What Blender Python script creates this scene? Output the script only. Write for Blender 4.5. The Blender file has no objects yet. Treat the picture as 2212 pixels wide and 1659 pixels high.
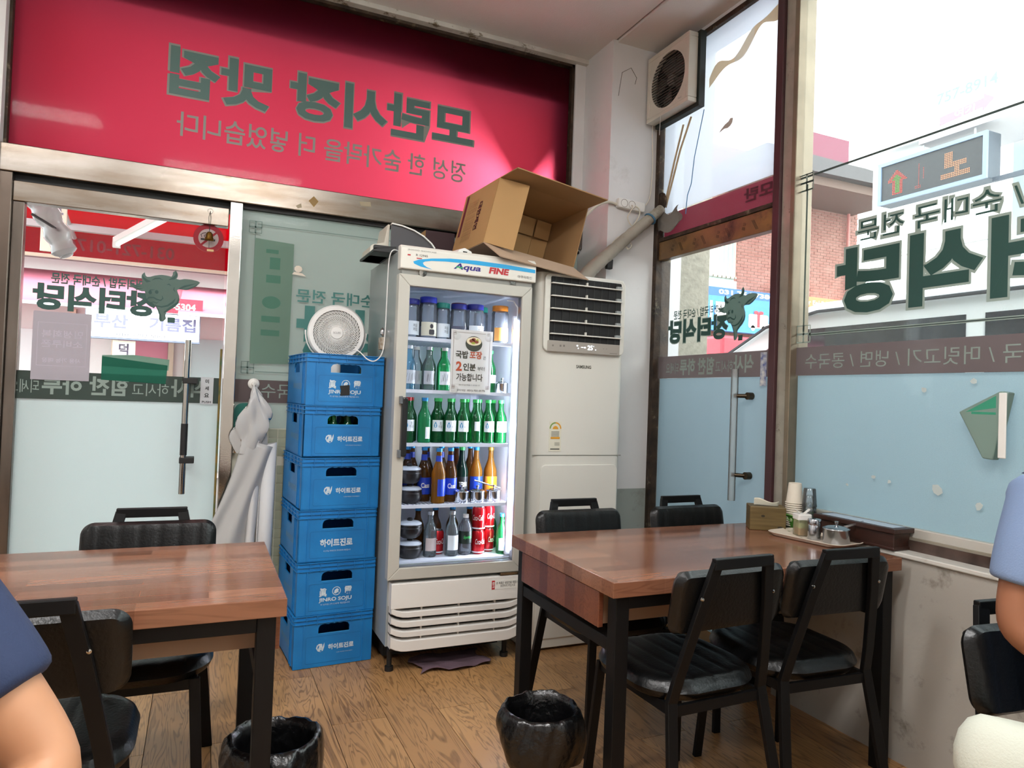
import bpy, bmesh, math, random
from mathutils import Vector, Matrix
random.seed(7)
sc = bpy.context.scene
C = sc.collection
R = math.radians
PI = math.pi

# ---------------------------------------------------------------- camera
cam_data = bpy.data.cameras.new('camera')
cam = bpy.data.objects.new('camera', cam_data)
C.objects.link(cam)
sc.camera = cam
YAW, PITCH, ROLL, FPX = 0.41852, 0.019833, 0.036391, 1504.5
cf = Vector((math.sin(YAW) * math.cos(PITCH), math.cos(YAW) * math.cos(PITCH), math.sin(PITCH)))
cr = Vector((math.cos(YAW), -math.sin(YAW), 0))
cu = cr.cross(cf)
cr2 = cr * math.cos(ROLL) + cu * math.sin(ROLL)
cu2 = -cr * math.sin(ROLL) + cu * math.cos(ROLL)
m = Matrix((cr2, cu2, -cf)).transposed().to_4x4()
m.translation = Vector((0, 0, 1.26))
cam.matrix_world = m
cam_data.sensor_fit = 'HORIZONTAL'
cam_data.sensor_width = 36.0
cam_data.lens = 36.0 * FPX / 2212
cam_data.clip_start = 0.02
cam_data.clip_end = 200

# ---------------------------------------------------------------- sky, sun, exposure
world = bpy.data.worlds.new('overcast_sky')
sc.world = world
world.use_nodes = True
wn = world.node_tree.nodes
bg = wn['Background']
bg.inputs['Color'].default_value = (0.93, 0.97, 1.0, 1)
bg.inputs['Strength'].default_value = 5.0
sun_data = bpy.data.lights.new('sun', 'SUN')
sun_data.energy = 3.5
sun_data.angle = R(25)
sun_data.color = (1, 0.96, 0.9)
sun = bpy.data.objects.new('sun', sun_data)
sun.rotation_euler = (R(28), R(-12), 0)
C.objects.link(sun)
vs = sc.view_settings
vs.view_transform = 'Standard'
vs.look = 'None'
vs.exposure = 0.55
vs.gamma = 1.0
vs.use_curve_mapping = False
sc.cycles.max_bounces = 8
sc.cycles.diffuse_bounces = 4
sc.cycles.glossy_bounces = 4
sc.cycles.transmission_bounces = 6
sc.cycles.transparent_max_bounces = 20
sc.cycles.caustics_reflective = False
sc.cycles.caustics_refractive = False

# ---------------------------------------------------------------- materials
MATS = {}

def new_mat(name):
    mm = bpy.data.materials.new(name)
    mm.use_nodes = True
    mm.node_tree.nodes.clear()
    return mm, mm.node_tree.nodes, mm.node_tree.links

def c4(c):
    return (c[0], c[1], c[2], 1)

def hx(h):
    h = h.lstrip('#')
    v = [int(h[i:i + 2], 16) / 255 for i in (0, 2, 4)]
    return tuple(x / 12.92 if x <= 0.04045 else ((x + 0.055) / 1.055) ** 2.4 for x in v)

def mat(name, col, rough=0.5, metal=0.0, var=0.0, vscale=8.0, col2=None, bump=0.0, bscale=60.0, spec=0.5, emit=None, es=1.0, stretch=(1, 1, 1), dirt=None, dscale=3.0, dlo=0.55, dhi=0.75, coat=0.0):
    if name in MATS:
        return MATS[name]
    if isinstance(col, str):
        col = hx(col)
    if isinstance(col2, str):
        col2 = hx(col2)
    if isinstance(dirt, str):
        dirt = hx(dirt)
    mm, n, l = new_mat(name)
    out = n.new('ShaderNodeOutputMaterial')
    p = n.new('ShaderNodeBsdfPrincipled')
    l.new(p.outputs[0], out.inputs[0])
    p.inputs['Base Color'].default_value = c4(col)
    p.inputs['Roughness'].default_value = rough
    p.inputs['Metallic'].default_value = metal
    p.inputs['Specular IOR Level'].default_value = spec
    p.inputs['Coat Weight'].default_value = coat
    if emit is not None:
        p.inputs['Emission Color'].default_value = c4(hx(emit) if isinstance(emit, str) else emit)
        p.inputs['Emission Strength'].default_value = es
    if var or bump or dirt:
        tc = n.new('ShaderNodeTexCoord')
        mp = n.new('ShaderNodeMapping')
        mp.inputs['Scale'].default_value = stretch
        l.new(tc.outputs['Object'], mp.inputs['Vector'])
        src = None
        if var:
            nz = n.new('ShaderNodeTexNoise')
            nz.inputs['Scale'].default_value = vscale
            nz.inputs['Detail'].default_value = 5
            l.new(mp.outputs[0], nz.inputs['Vector'])
            mr = n.new('ShaderNodeMapRange')
            mr.inputs['From Min'].default_value = 0.3
            mr.inputs['From Max'].default_value = 0.7
            l.new(nz.outputs['Fac'], mr.inputs['Value'])
            mx = n.new('ShaderNodeMix')
            mx.data_type = 'RGBA'
            b = col2 if col2 else tuple(max(0, x * (1 - var)) for x in col)
            mx.inputs['A'].default_value = c4(col)
            mx.inputs['B'].default_value = c4(b)
            l.new(mr.outputs[0], mx.inputs['Factor'])
            src = mx.outputs['Result']
        if dirt:
            nz = n.new('ShaderNodeTexNoise')
            nz.inputs['Scale'].default_value = dscale
            nz.inputs['Detail'].default_value = 9
            nz.inputs['Roughness'].default_value = 0.68
            l.new(mp.outputs[0], nz.inputs['Vector'])
            mr = n.new('ShaderNodeMapRange')
            mr.inputs['From Min'].default_value = dlo
            mr.inputs['From Max'].default_value = dhi
            l.new(nz.outputs['Fac'], mr.inputs['Value'])
            mx = n.new('ShaderNodeMix')
            mx.data_type = 'RGBA'
            if src:
                l.new(src, mx.inputs['A'])
            else:
                mx.inputs['A'].default_value = c4(col)
            mx.inputs['B'].default_value = c4(dirt)
            l.new(mr.outputs[0], mx.inputs['Factor'])
            src = mx.outputs['Result']
        if src:
            l.new(src, p.inputs['Base Color'])
        if bump:
            nz = n.new('ShaderNodeTexNoise')
            nz.inputs['Scale'].default_value = bscale
            nz.inputs['Detail'].default_value = 4
            l.new(mp.outputs[0], nz.inputs['Vector'])
            bp = n.new('ShaderNodeBump')
            bp.inputs['Strength'].default_value = bump
            bp.inputs['Distance'].default_value = 0.01
            l.new(nz.outputs['Fac'], bp.inputs['Height'])
            l.new(bp.outputs[0], p.inputs['Normal'])
    MATS[name] = mm
    return mm

def glass(name, tint=(1, 1, 1), refl=0.12, rough=0.02, body=None, bodyfac=0.0, dirty=0.0):
    """thin sheet glass: clear transmission with a mirror-like sheen; optional coloured body or a dusty veil"""
    if name in MATS:
        return MATS[name]
    mm, n, l = new_mat(name)
    out = n.new('ShaderNodeOutputMaterial')
    t = n.new('ShaderNodeBsdfTransparent')
    t.inputs[0].default_value = c4(tint)
    g = n.new('ShaderNodeBsdfGlossy')
    g.inputs['Roughness'].default_value = rough
    lw = n.new('ShaderNodeLayerWeight')
    lw.inputs['Blend'].default_value = refl
    mx = n.new('ShaderNodeMixShader')
    l.new(lw.outputs['Fresnel'], mx.inputs[0])
    base = t.outputs[0]
    if body is not None or dirty:
        d = n.new('ShaderNodeBsdfDiffuse')
        d.inputs[0].default_value = c4(body if body is not None else (0.8, 0.82, 0.82))
        tl = n.new('ShaderNodeBsdfTranslucent')
        tl.inputs[0].default_value = c4(body if body is not None else (0.8, 0.82, 0.82))
        ms = n.new('ShaderNodeMixShader')
        l.new(d.outputs[0], ms.inputs[1])
        l.new(tl.outputs[0], ms.inputs[2])
        m2 = n.new('ShaderNodeMixShader')
        m2.inputs[0].default_value = bodyfac
        if dirty:
            tc = n.new('ShaderNodeTexCoord')
            nz = n.new('ShaderNodeTexNoise')
            nz.inputs['Scale'].default_value = 260
            nz.inputs['Detail'].default_value = 6
            l.new(tc.outputs['Object'], nz.inputs['Vector'])
            mr = n.new('ShaderNodeMapRange')
            mr.inputs['From Min'].default_value = 0.35
            mr.inputs['From Max'].default_value = 0.8
            mr.inputs['To Max'].default_value = dirty
            mr.inputs['To Min'].default_value = dirty * 0.15
            l.new(nz.outputs['Fac'], mr.inputs['Value'])
            l.new(mr.outputs[0], m2.inputs[0])
        l.new(base, m2.inputs[1])
        l.new(ms.outputs[0], m2.inputs[2])
        base = m2.outputs[0]
    l.new(base, mx.inputs[1])
    l.new(g.outputs[0], mx.inputs[2])
    l.new(mx.outputs[0], out.inputs[0])
    MATS[name] = mm
    return mm

def film(name, col, tcol, trans=0.5, clear=0.0, gloss=0.04, var=0.0):
    """backed film or frosted sheet: scatters light to both sides"""
    if name in MATS:
        return MATS[name]
    if isinstance(col, str):
        col = hx(col)
    if isinstance(tcol, str):
        tcol = hx(tcol)
    mm, n, l = new_mat(name)
    out = n.new('ShaderNodeOutputMaterial')
    d = n.new('ShaderNodeBsdfDiffuse')
    d.inputs[0].default_value = c4(col)
    t = n.new('ShaderNodeBsdfTranslucent')
    t.inputs[0].default_value = c4(tcol)
    a = n.new('ShaderNodeMixShader')
    a.inputs[0].default_value = trans
    l.new(d.outputs[0], a.inputs[1])
    l.new(t.outputs[0], a.inputs[2])
    cur = a.outputs[0]
    if clear:
        tr = n.new('ShaderNodeBsdfTransparent')
        b = n.new('ShaderNodeMixShader')
        b.inputs[0].default_value = clear
        l.new(cur, b.inputs[1])
        l.new(tr.outputs[0], b.inputs[2])
        cur = b.outputs[0]
    if gloss:
        g = n.new('ShaderNodeBsdfGlossy')
        g.inputs['Roughness'].default_value = 0.12
        lw = n.new('ShaderNodeLayerWeight')
        lw.inputs['Blend'].default_value = gloss * 2.5
        b = n.new('ShaderNodeMixShader')
        l.new(lw.outputs['Fresnel'], b.inputs[0])
        l.new(cur, b.inputs[1])
        l.new(g.outputs[0], b.inputs[2])
        cur = b.outputs[0]
    l.new(cur, out.inputs[0])
    MATS[name] = mm
    return mm

def emitter(name, col, s):
    if name in MATS:
        return MATS[name]
    mm, n, l = new_mat(name)
    out = n.new('ShaderNodeOutputMaterial')
    e = n.new('ShaderNodeEmission')
    e.inputs[0].default_value = c4(hx(col) if isinstance(col, str) else col)
    e.inputs[1].default_value = s
    l.new(e.outputs[0], out.inputs[0])
    MATS[name] = mm
    return mm

def wood_plank_mat(name, ca, cb, cc, strips=None, rough=0.35, axis='Y', grain=1.0, bump=0.15):
    """procedural wood: long grain along an axis, per-object shade; optional printed butcher-block strips"""
    if name in MATS:
        return MATS[name]
    mm, n, l = new_mat(name)
    out = n.new('ShaderNodeOutputMaterial')
    p = n.new('ShaderNodeBsdfPrincipled')
    l.new(p.outputs[0], out.inputs[0])
    tc = n.new('ShaderNodeTexCoord')
    oi = n.new('ShaderNodeObjectInfo')
    mp = n.new('ShaderNodeMapping')
    s = {'Y': (9, 0.9, 9), 'X': (0.9, 9, 9)}[axis]
    mp.inputs['Scale'].default_value = s
    l.new(tc.outputs['Object'], mp.inputs['Vector'])
    add = n.new('ShaderNodeVectorMath')
    add.operation = 'ADD'
    sca = n.new('ShaderNodeVectorMath')
    sca.operation = 'SCALE'
    sca.inputs['Scale'].default_value = 37.0
    cx = n.new('ShaderNodeCombineXYZ')
    for i in range(3):
        l.new(oi.outputs['Random'], cx.inputs[i])
    l.new(cx.outputs[0], sca.inputs[0])
    l.new(mp.outputs[0], add.inputs[0])
    l.new(sca.outputs[0], add.inputs[1])
    nz = n.new('ShaderNodeTexNoise')
    nz.inputs['Scale'].default_value = 1.6 * grain
    nz.inputs['Detail'].default_value = 3
    nz.inputs['Distortion'].default_value = 0.6
    l.new(add.outputs[0], nz.inputs['Vector'])
    # rings: multiply noise and take a sine for cathedral grain
    mul = n.new('ShaderNodeMath')
    mul.operation = 'MULTIPLY'
    mul.inputs[1].default_value = 95.0
    l.new(nz.outputs['Fac'], mul.inputs[0])
    sn = n.new('ShaderNodeMath')
    sn.operation = 'SINE'
    l.new(mul.outputs[0], sn.inputs[0])
    fine = n.new('ShaderNodeTexNoise')
    fine.inputs['Scale'].default_value = 14.0
    fine.inputs['Detail'].default_value = 6
    l.new(add.outputs[0], fine.inputs['Vector'])
    mr = n.new('ShaderNodeMapRange')
    mr.inputs['From Min'].default_value = 0.1
    mr.inputs['From Max'].default_value = 1.0
    l.new(sn.outputs[0], mr.inputs['Value'])
    mrm = n.new('ShaderNodeMath')
    mrm.operation = 'MULTIPLY'
    mrm.inputs[1].default_value = 0.7
    mr.inputs['To Max'].default_value = 0.45 if strips else 1.0
    l.new(mr.outputs[0], mrm.inputs[0])
    l.new(fine.outputs['Fac'], mrm.inputs[1])
    m1 = n.new('ShaderNodeMix')
    m1.data_type = 'RGBA'
    m1.inputs['A'].default_value = c4(hx(ca))
    m1.inputs['B'].default_value = c4(hx(cb))
    if strips:
        bt = n.new('ShaderNodeTexBrick')
        bt.inputs['Color1'].default_value = (0, 0, 0, 1)
        bt.inputs['Color2'].default_value = (1, 1, 1, 1)
        bt.inputs['Mortar'].default_value = (0.35, 0.35, 0.35, 1)
        bt.inputs['Scale'].default_value = 1.0
        bt.inputs['Mortar Size'].default_value = 0.0008
        bt.inputs['Brick Width'].default_value = strips[0]
        bt.inputs['Row Height'].default_value = strips[1]
        bt.inputs['Bias'].default_value = 0.0
        bt.offset = 0.37
        l.new(tc.outputs['Object'], bt.inputs['Vector'])
        l.new(bt.outputs['Color'], m1.inputs['Factor'])
    else:
        l.new(oi.outputs['Random'], m1.inputs['Factor'])
    m2 = n.new('ShaderNodeMix')
    m2.data_type = 'RGBA'
    l.new(m1.outputs['Result'], m2.inputs['A'])
    m2.inputs['B'].default_value = c4(hx(cc))
    l.new(mrm.outputs[0], m2.inputs['Factor'])
    l.new(m2.outputs['Result'], p.inputs['Base Color'])
    p.inputs['Roughness'].default_value = rough
    if bump:
        bp = n.new('ShaderNodeBump')
        bp.inputs['Strength'].default_value = bump
        bp.inputs['Distance'].default_value = 0.002
        l.new(mrm.outputs[0], bp.inputs['Height'])
        l.new(bp.outputs[0], p.inputs['Normal'])
    MATS[name] = mm
    return mm

# ---------------------------------------------------------------- mesh helpers
class MB:
    def __init__(s):
        s.v = []
        s.f = []
        s.sm = []

    def add(s, verts, faces, smooth=False):
        o = len(s.v)
        s.v += [tuple(p) for p in verts]
        s.f += [tuple(i + o for i in f) for f in faces]
        s.sm += [smooth] * len(faces)
        return s

    def box(s, x0, x1, y0, y1, z0, z1):
        v = [(x0, y0, z0), (x1, y0, z0), (x1, y1, z0), (x0, y1, z0), (x0, y0, z1), (x1, y0, z1), (x1, y1, z1), (x0, y1, z1)]
        return s.add(v, [(3, 2, 1, 0), (4, 5, 6, 7), (0, 1, 5, 4), (1, 2, 6, 5), (2, 3, 7, 6), (3, 0, 4, 7)])

    def prism(s, poly, d0, d1, axis='z', smooth=False):
        """extrude a 2D polygon; axis x: (y,z), y: (x,z), z: (x,y)"""
        def P(a, b, d):
            return {'x': (d, a, b), 'y': (a, d, b), 'z': (a, b, d)}[axis]
        n = len(poly)
        v = [P(a, b, d0) for a, b in poly] + [P(a, b, d1) for a, b in poly]
        f = [tuple(range(n - 1, -1, -1)), tuple(range(n, 2 * n))]
        s.add(v, f, False)
        o = len(s.v) - 2 * n
        for i in range(n):
            j = (i + 1) % n
            s.f.append((o + i, o + j, o + n + j, o + n + i))
            s.sm.append(smooth)
        return s

    def tube(s, pts, r, n=8, closed=False, caps=True, flat=None, up=None):
        """round tube (or flat bar when flat=(w,t)) swept along points; r may be a list"""
        pts = [Vector(p) for p in pts]
        k = len(pts)
        if flat:
            n = 4
        rings = []
        prev = None
        for i, p in enumerate(pts):
            if closed:
                d = pts[(i + 1) % k] - pts[i - 1]
            elif i == 0:
                d = pts[1] - p
            elif i == k - 1:
                d = p - pts[-2]
            else:
                d = (pts[i + 1] - p).normalized() + (p - pts[i - 1]).normalized()
            d = d.normalized() if d.length > 1e-9 else Vector((0, 0, 1))
            if prev is None:
                a = Vector(up) if up else (Vector((0, 0, 1)) if abs(d.z) < 0.9 else Vector((1, 0, 0)))
            else:
                a = prev
            a = (a - d * a.dot(d))
            if a.length < 1e-6:
                a = d.orthogonal()
            a.normalize()
            prev = a
            b = d.cross(a)
            ri = r[i] if isinstance(r, (list, tuple)) else r
            if flat:
                w, t = flat
                ring = [p + a * w / 2 + b * t / 2, p - a * w / 2 + b * t / 2, p - a * w / 2 - b * t / 2, p + a * w / 2 - b * t / 2]
            else:
                ring = [p + (a * math.cos(2 * PI * q / n) + b * math.sin(2 * PI * q / n)) * ri for q in range(n)]
            rings.append(ring)
        v = [q for rg in rings for q in rg]
        f = []
        for i in range(k if closed else k - 1):
            j = (i + 1) % k
            for q in range(n):
                q2 = (q + 1) % n
                f.append((i * n + q, i * n + q2, j * n + q2, j * n + q))
        sm = flat is None
        s.add(v, f, sm)
        if caps and not closed:
            o = len(s.v) - len(v)
            s.f.append(tuple(o + q for q in range(n - 1, -1, -1)))
            s.sm.append(False)
            s.f.append(tuple(o + (k - 1) * n + q for q in range(n)))
            s.sm.append(False)
        return s

    def lathe(s, prof, n=24, c=(0, 0, 0), axis='z', smooth=True, a0=0.0, a1=None):
        full = a1 is None
        k = len(prof)
        v = []
        m_ = n if full else n + 1
        for i in range(m_):
            t = 2 * PI * i / n if full else a0 + (a1 - a0) * i / n
            ct, st = math.cos(t), math.sin(t)
            for r, z in prof:
                p = {'z': (r * ct, r * st, z), 'y': (r * ct, z, r * st), 'x': (z, r * ct, r * st)}[axis]
                v.append((p[0] + c[0], p[1] + c[1], p[2] + c[2]))
        f = []
        for i in range(n):
            j = (i + 1) % n if full else i + 1
            for q in range(k - 1):
                f.append((i * k + q, j * k + q, j * k + q + 1, i * k + q + 1))
        return s.add(v, f, smooth)

    def grid(s, fn, nu, nv, smooth=True, wrap=False):
        v = [fn(i / nu, j / nv) for i in range(nu + (0 if wrap else 1)) for j in range(nv + 1)]
        w = nv + 1
        f = []
        for i in range(nu):
            i2 = (i + 1) % nu if wrap else i + 1
            for j in range(nv):
                f.append((i * w + j, i2 * w + j, i2 * w + j + 1, i * w + j + 1))
        return s.add(v, f, smooth)

    def poly(s, pts):
        return s.add(pts, [tuple(range(len(pts)))])

    def build(s, name, material, parent=None, loc=None, rot=None, bevel=0, seg=2, sharp=40, solid=0, sub=0):
        me = bpy.data.meshes.new(name)
        me.from_pydata(s.v, [], s.f)
        me.polygons.foreach_set('use_smooth', s.sm)
        if any(s.sm):
            me.set_sharp_from_angle(angle=R(sharp))
        me.update()
        o = bpy.data.objects.new(name, me)
        C.objects.link(o)
        if material is not None:
            me.materials.append(material)
        if parent is not None:
            o.parent = parent
        if loc is not None:
            o.location = loc
        if rot is not None:
            o.rotation_euler = rot
        if solid:
            md = o.modifiers.new('solid', 'SOLIDIFY')
            md.thickness = solid
            md.offset = 0
        if bevel:
            md = o.modifiers.new('bevel', 'BEVEL')
            md.width = bevel
            md.segments = seg
            md.limit_method = 'ANGLE'
            md.angle_limit = R(35)
        if sub:
            md = o.modifiers.new('sub', 'SUBSURF')
            md.levels = sub
            md.render_levels = sub
        return o

def rrect(x0, x1, y0, y1, r, n=5):
    p = []
    for cx, cy, a in ((x1 - r, y1 - r, 0), (x0 + r, y1 - r, 90), (x0 + r, y0 + r, 180), (x1 - r, y0 + r, 270)):
        for i in range(n + 1):
            t = R(a + 90 * i / n)
            p.append((cx + r * math.cos(t), cy + r * math.sin(t)))
    return p

def tag(o, label=None, cat=None, group=None, kind=None):
    if label:
        o['label'] = label
    if cat:
        o['category'] = cat
    if group:
        o['group'] = group
    if kind:
        o['kind'] = kind
    return o

def thing(name, label, cat, loc=(0, 0, 0), rz=0.0, group=None, rot=None, kind=None):
    o = bpy.data.objects.new(name, None)
    o.empty_display_size = 0.05
    C.objects.link(o)
    o.location = loc
    o.rotation_euler = rot if rot else (0, 0, rz)
    return tag(o, label, cat, group, kind)

def struct(o):
    o['kind'] = 'structure'
    return o

def dup(root, loc=None, rz=None, label=None, group=None):
    r = root.copy()
    C.objects.link(r)
    if loc is not None:
        r.location = loc
    if rz is not None:
        r.rotation_euler = (0, 0, rz)
    if label:
        r['label'] = label
    if group:
        r['group'] = group
    for ch in list(root.children):
        c = ch.copy()
        C.objects.link(c)
        c.parent = r
        for g in list(ch.children):
            d = g.copy()
            C.objects.link(d)
            d.parent = c
    return r

_tcache = {}

def text_geo(body, bold=0.0, spacing=1.0, line=1.0, align='CENTER', shear=0.0):
    k = (body, bold, spacing, line, align, shear)
    if k in _tcache:
        return _tcache[k]
    cv = bpy.data.curves.new('t', 'FONT')
    cv.body = body
    cv.offset = bold
    cv.space_character = spacing
    cv.space_line = line
    cv.align_x = align
    cv.shear = shear
    cv.resolution_u = 3
    o = bpy.data.objects.new('t', cv)
    me = bpy.data.meshes.new_from_object(o)
    vs_ = [(v.co.x, v.co.y) for v in me.vertices]
    fs = [tuple(p.vertices) for p in me.polygons]
    bpy.data.objects.remove(o)
    bpy.data.curves.remove(cv)
    bpy.data.meshes.remove(me)
    _tcache[k] = (vs_, fs)
    return vs_, fs

def text(name, body, material, parent, o, u, v, w=None, h=None, bold=0.0, spacing=1.0, line=1.0, align='CENTER', shear=0.0, wrap=None, shift=0.0):
    """flat lettering: centre o, reading direction u, up v (unit vectors, local to parent); w/h fit the box; wrap=R bends it round a cylinder"""
    vs_, fs = text_geo(body, bold, spacing, line, align, shear)
    xs = [p[0] for p in vs_]
    ys = [p[1] for p in vs_]
    x0, x1, y0, y1 = min(xs), max(xs), min(ys), max(ys)
    sx = w / (x1 - x0) if w else None
    sy = h / (y1 - y0) if h else None
    sx = sx if sx else sy
    sy = sy if sy else sx
    o, u, v = Vector(o), Vector(u), Vector(v)
    mb = MB()
    nn = u.cross(v)
    # strokes of heavy letters overlap: every face lies a hair above the last so none share a plane
    for k, fc in enumerate(fs):
        e = (k % 11) * 0.00002
        pts = []
        for i in fc:
            a = (vs_[i][0] - (x0 + x1) / 2) * sx
            b = (vs_[i][1] - (y0 + y1) / 2) * sy
            if wrap:
                t = a / wrap + shift
                pts.append(Vector(((wrap + e) * math.sin(t), -(wrap + e) * math.cos(t), b)) + o)
            else:
                pts.append(o + u * a + v * b + nn * e)
        mb.add(pts, [tuple(range(len(pts)))])
    return mb.build(name, material, parent)

def flat(name, polys, material, parent, o, u, v):
    """flat print made of polygons given in (a,b) plane units"""
    o, u, v = Vector(o), Vector(u), Vector(v)
    mb = MB()
    for pl in polys:
        mb.add([o + u * a + v * b for a, b in pl], [tuple(range(len(pl)))])
    return mb.build(name, material, parent)

def ribbon(pts, w, closed=False):
    """quads for a stroke of width w along 2D points"""
    P = [Vector((a, b)) for a, b in pts]
    n = len(P)
    L, Rr = [], []
    for i in range(n):
        if closed:
            d = P[(i + 1) % n] - P[i - 1]
        else:
            d = P[min(i + 1, n - 1)] - P[max(i - 1, 0)]
        d.normalize()
        k = Vector((-d.y, d.x))
        ww = w[i] if isinstance(w, (list, tuple)) else w
        L.append(P[i] + k * ww / 2)
        Rr.append(P[i] - k * ww / 2)
    out = []
    for i in range(n if closed else n - 1):
        j = (i + 1) % n
        out.append([tuple(L[i]), tuple(L[j]), tuple(Rr[j]), tuple(Rr[i])])
    return out

def disc(cx, cy, rx, ry=None, n=20):
    ry = ry or rx
    return [(cx + rx * math.cos(2 * PI * i / n), cy + ry * math.sin(2 * PI * i / n)) for i in range(n)]

def rect(x0, x1, y0, y1):
    return [(x0, y0), (x1, y0), (x1, y1), (x0, y1)]

def cushion(W, H, T, nch, r, bulge=0.006, nu=42, nv=14):
    """padded panel in the xz plane (front towards -y), vertical stitched channels"""
    def outline(x, z):
        ax, az = W / 2 - r, H / 2 - r
        if abs(x) > ax and abs(z) > az:
            dx, dz = abs(x) - ax, abs(z) - az
            mm_ = max(dx, dz)
            d = math.hypot(dx, dz)
            if d > 0:
                dx, dz = dx * mm_ / d, dz * mm_ / d
            x = math.copysign(ax + dx, x)
            z = math.copysign(az + dz, z)
        return x, z
    def edge(s_, t_):
        e = max(abs(s_), abs(t_))
        return 1.0 if e < 0.8 else math.sqrt(max(0.0, 1 - ((e - 0.8) / 0.2) ** 2))
    mb = MB()
    def front(a, b):
        s_, t_ = a * 2 - 1, b * 2 - 1
        x, z = outline(s_ * W / 2, t_ * H / 2)
        q = (a * nch) % 1.0
        g = bulge * (1 - abs(2 * q - 1) ** 4)
        return (x, -(T * 0.5 * edge(s_, t_)) - g * edge(s_, t_), z)
    def back(a, b):
        s_, t_ = a * 2 - 1, b * 2 - 1
        x, z = outline(-s_ * W / 2, t_ * H / 2)
        return (x, T * 0.5 * edge(s_, t_), z)
    mb.grid(front, nu, nv)
    mb.grid(back, nu, nv)
    return mb

ORD = ['leftmost', 'second from left', 'third from left', 'fourth from left', 'fifth from left', 'sixth from left', 'seventh from left', 'eighth from left']
XA, YA, ZA = (1, 0, 0), (0, 1, 0), (0, 0, 1)

# ================================================================ ROOM
YB, XR, ZC, YC = 3.76, 2.43, 3.34, 3.41
M_wall = mat('painted_plaster', '#e0dfde', 0.75, var=0.10, vscale=2.5, bump=0.08, bscale=25, dirt='#a9a49a', dscale=2.2, dlo=0.62, dhi=0.85)
M_ceil = mat('ceiling_paint', '#dedad5', 0.8, var=0.06, vscale=2.0, bump=0.12, bscale=160)
M_lowwall = mat('grey_low_wall_paint', '#a9a49b', 0.7, var=0.12, vscale=3, bump=0.06, bscale=70, dirt='#6a655b', dscale=8, dlo=0.58, dhi=0.74)
M_wains = mat('grey_green_dado_paint', '#9aa19a', 0.6, var=0.1, vscale=4, dirt='#77776c', dscale=5)
M_steel = mat('brushed_stainless_steel', '#8d8780', 0.27, 1.0, var=0.22, vscale=3, col2='#75695c', stretch=(1, 6, 6), bump=0.03, bscale=200, dirt='#6b5b45', dscale=9, dlo=0.62, dhi=0.75)
M_steel2 = mat('polished_stainless_steel', '#b9b5ae', 0.12, 1.0, var=0.15, vscale=6, bump=0.02, bscale=150)
M_rust = mat('rusty_dark_frame', '#4b3a2c', 0.55, 0.3, var=0.6, vscale=14, col2='#20170f', bump=0.3, bscale=50, dirt='#8d8069', dscale=12, dlo=0.58, dhi=0.7)
M_alu = mat('old_aluminium_frame', '#b9b2a4', 0.4, 0.6, var=0.25, vscale=12, dirt='#6c6355', dscale=16, dlo=0.6, dhi=0.7)
M_maroon = mat('maroon_painted_metal', '#47292d', 0.4, var=0.2, vscale=5)
M_black = mat('black_rubber', '#121212', 0.6)
M_white = mat('white_plastic', '#e4e2dc', 0.4, var=0.04, vscale=5)
M_glass = glass('window_glass', (0.93, 0.97, 0.96), 0.10, 0.01, dirty=0.07)
M_glassdoor = glass('door_glass', (0.93, 0.96, 0.96), 0.10, 0.01, dirty=0.05)
M_frost = film('frosted_film_white', '#d6e4e4', '#d9eeee', 0.45, gloss=0.03)
M_frostblue = film('frosted_film_blue', '#a0b0ba', '#a6bcc9', 0.32, gloss=0.04)
M_redfilm = film('red_sign_film', '#701a2c', '#d84c68', 0.80, gloss=0.03)
M_greenfilm = film('pale_green_film', '#93a59e', '#a9beb6', 0.32, gloss=0.05)
M_bandgrey = film('grey_slogan_band', '#675c5c', '#7d7070', 0.25, gloss=0.05)
M_bandgreen = film('dark_green_slogan_band', '#3f4a45', '#57655f', 0.25, gloss=0.05)
M_letgreen = mat('dark_green_letters', '#1e463f', 0.5)
M_letteal = mat('teal_letters', '#3f7c76', 0.5)
M_letedge = mat('pale_grey_green_letter_edge', '#8f9f96', 0.5)
M_letpale = film('pale_green_letters', '#a9b8b0', '#b7cac2', 0.4, gloss=0)
M_letgrey = mat('grey_letters', '#7f8079', 0.5)
M_signletter = mat('slate_green_letters', '#4a6660', 0.5)
M_plank = wood_plank_mat('wood_grain_floor_planks', '#b98e5e', '#9a7148', '#4a2f18', rough=0.33, axis='Y')
M_gap = mat('floor_joint', '#2a1e14', 0.9)

# floor: a slab with separate planks on top
fl = struct(MB().box(-2.4, 2.6, -2.4, 3.96, -0.08, -0.004).build('floor', M_gap))
PW, PL = 0.21, 0.98
meshes = {}
def plank_mesh(w, ln):
    k = (round(w, 3), round(ln, 3))
    if k not in meshes:
        mb = MB().box(-w / 2, w / 2, -ln / 2, ln / 2, -0.004, 0.0)
        me = bpy.data.meshes.new('plank')
        me.from_pydata(mb.v, [], mb.f)
        me.materials.append(M_plank)
        meshes[k] = me
    return meshes[k]
for i in range(-14, 10):
    x0 = 0.50 + i * PW
    if x0 + PW < -2.4 or x0 > 2.36:
        continue
    off = (2.682 if i % 2 == 0 else 3.172) - 6 * PL
    for k in range(0, 9):
        y0 = off + k * PL
        a, b = max(y0, -2.4), min(y0 + PL, 3.9)
        if b - a < 0.08:
            continue
        w, ln = PW - 0.0025, b - a - 0.0025
        o = bpy.data.objects.new('plank', plank_mesh(w, ln))
        C.objects.link(o)
        o.parent = fl
        o.location = (x0 + PW / 2, (a + b) / 2, 0)

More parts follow.
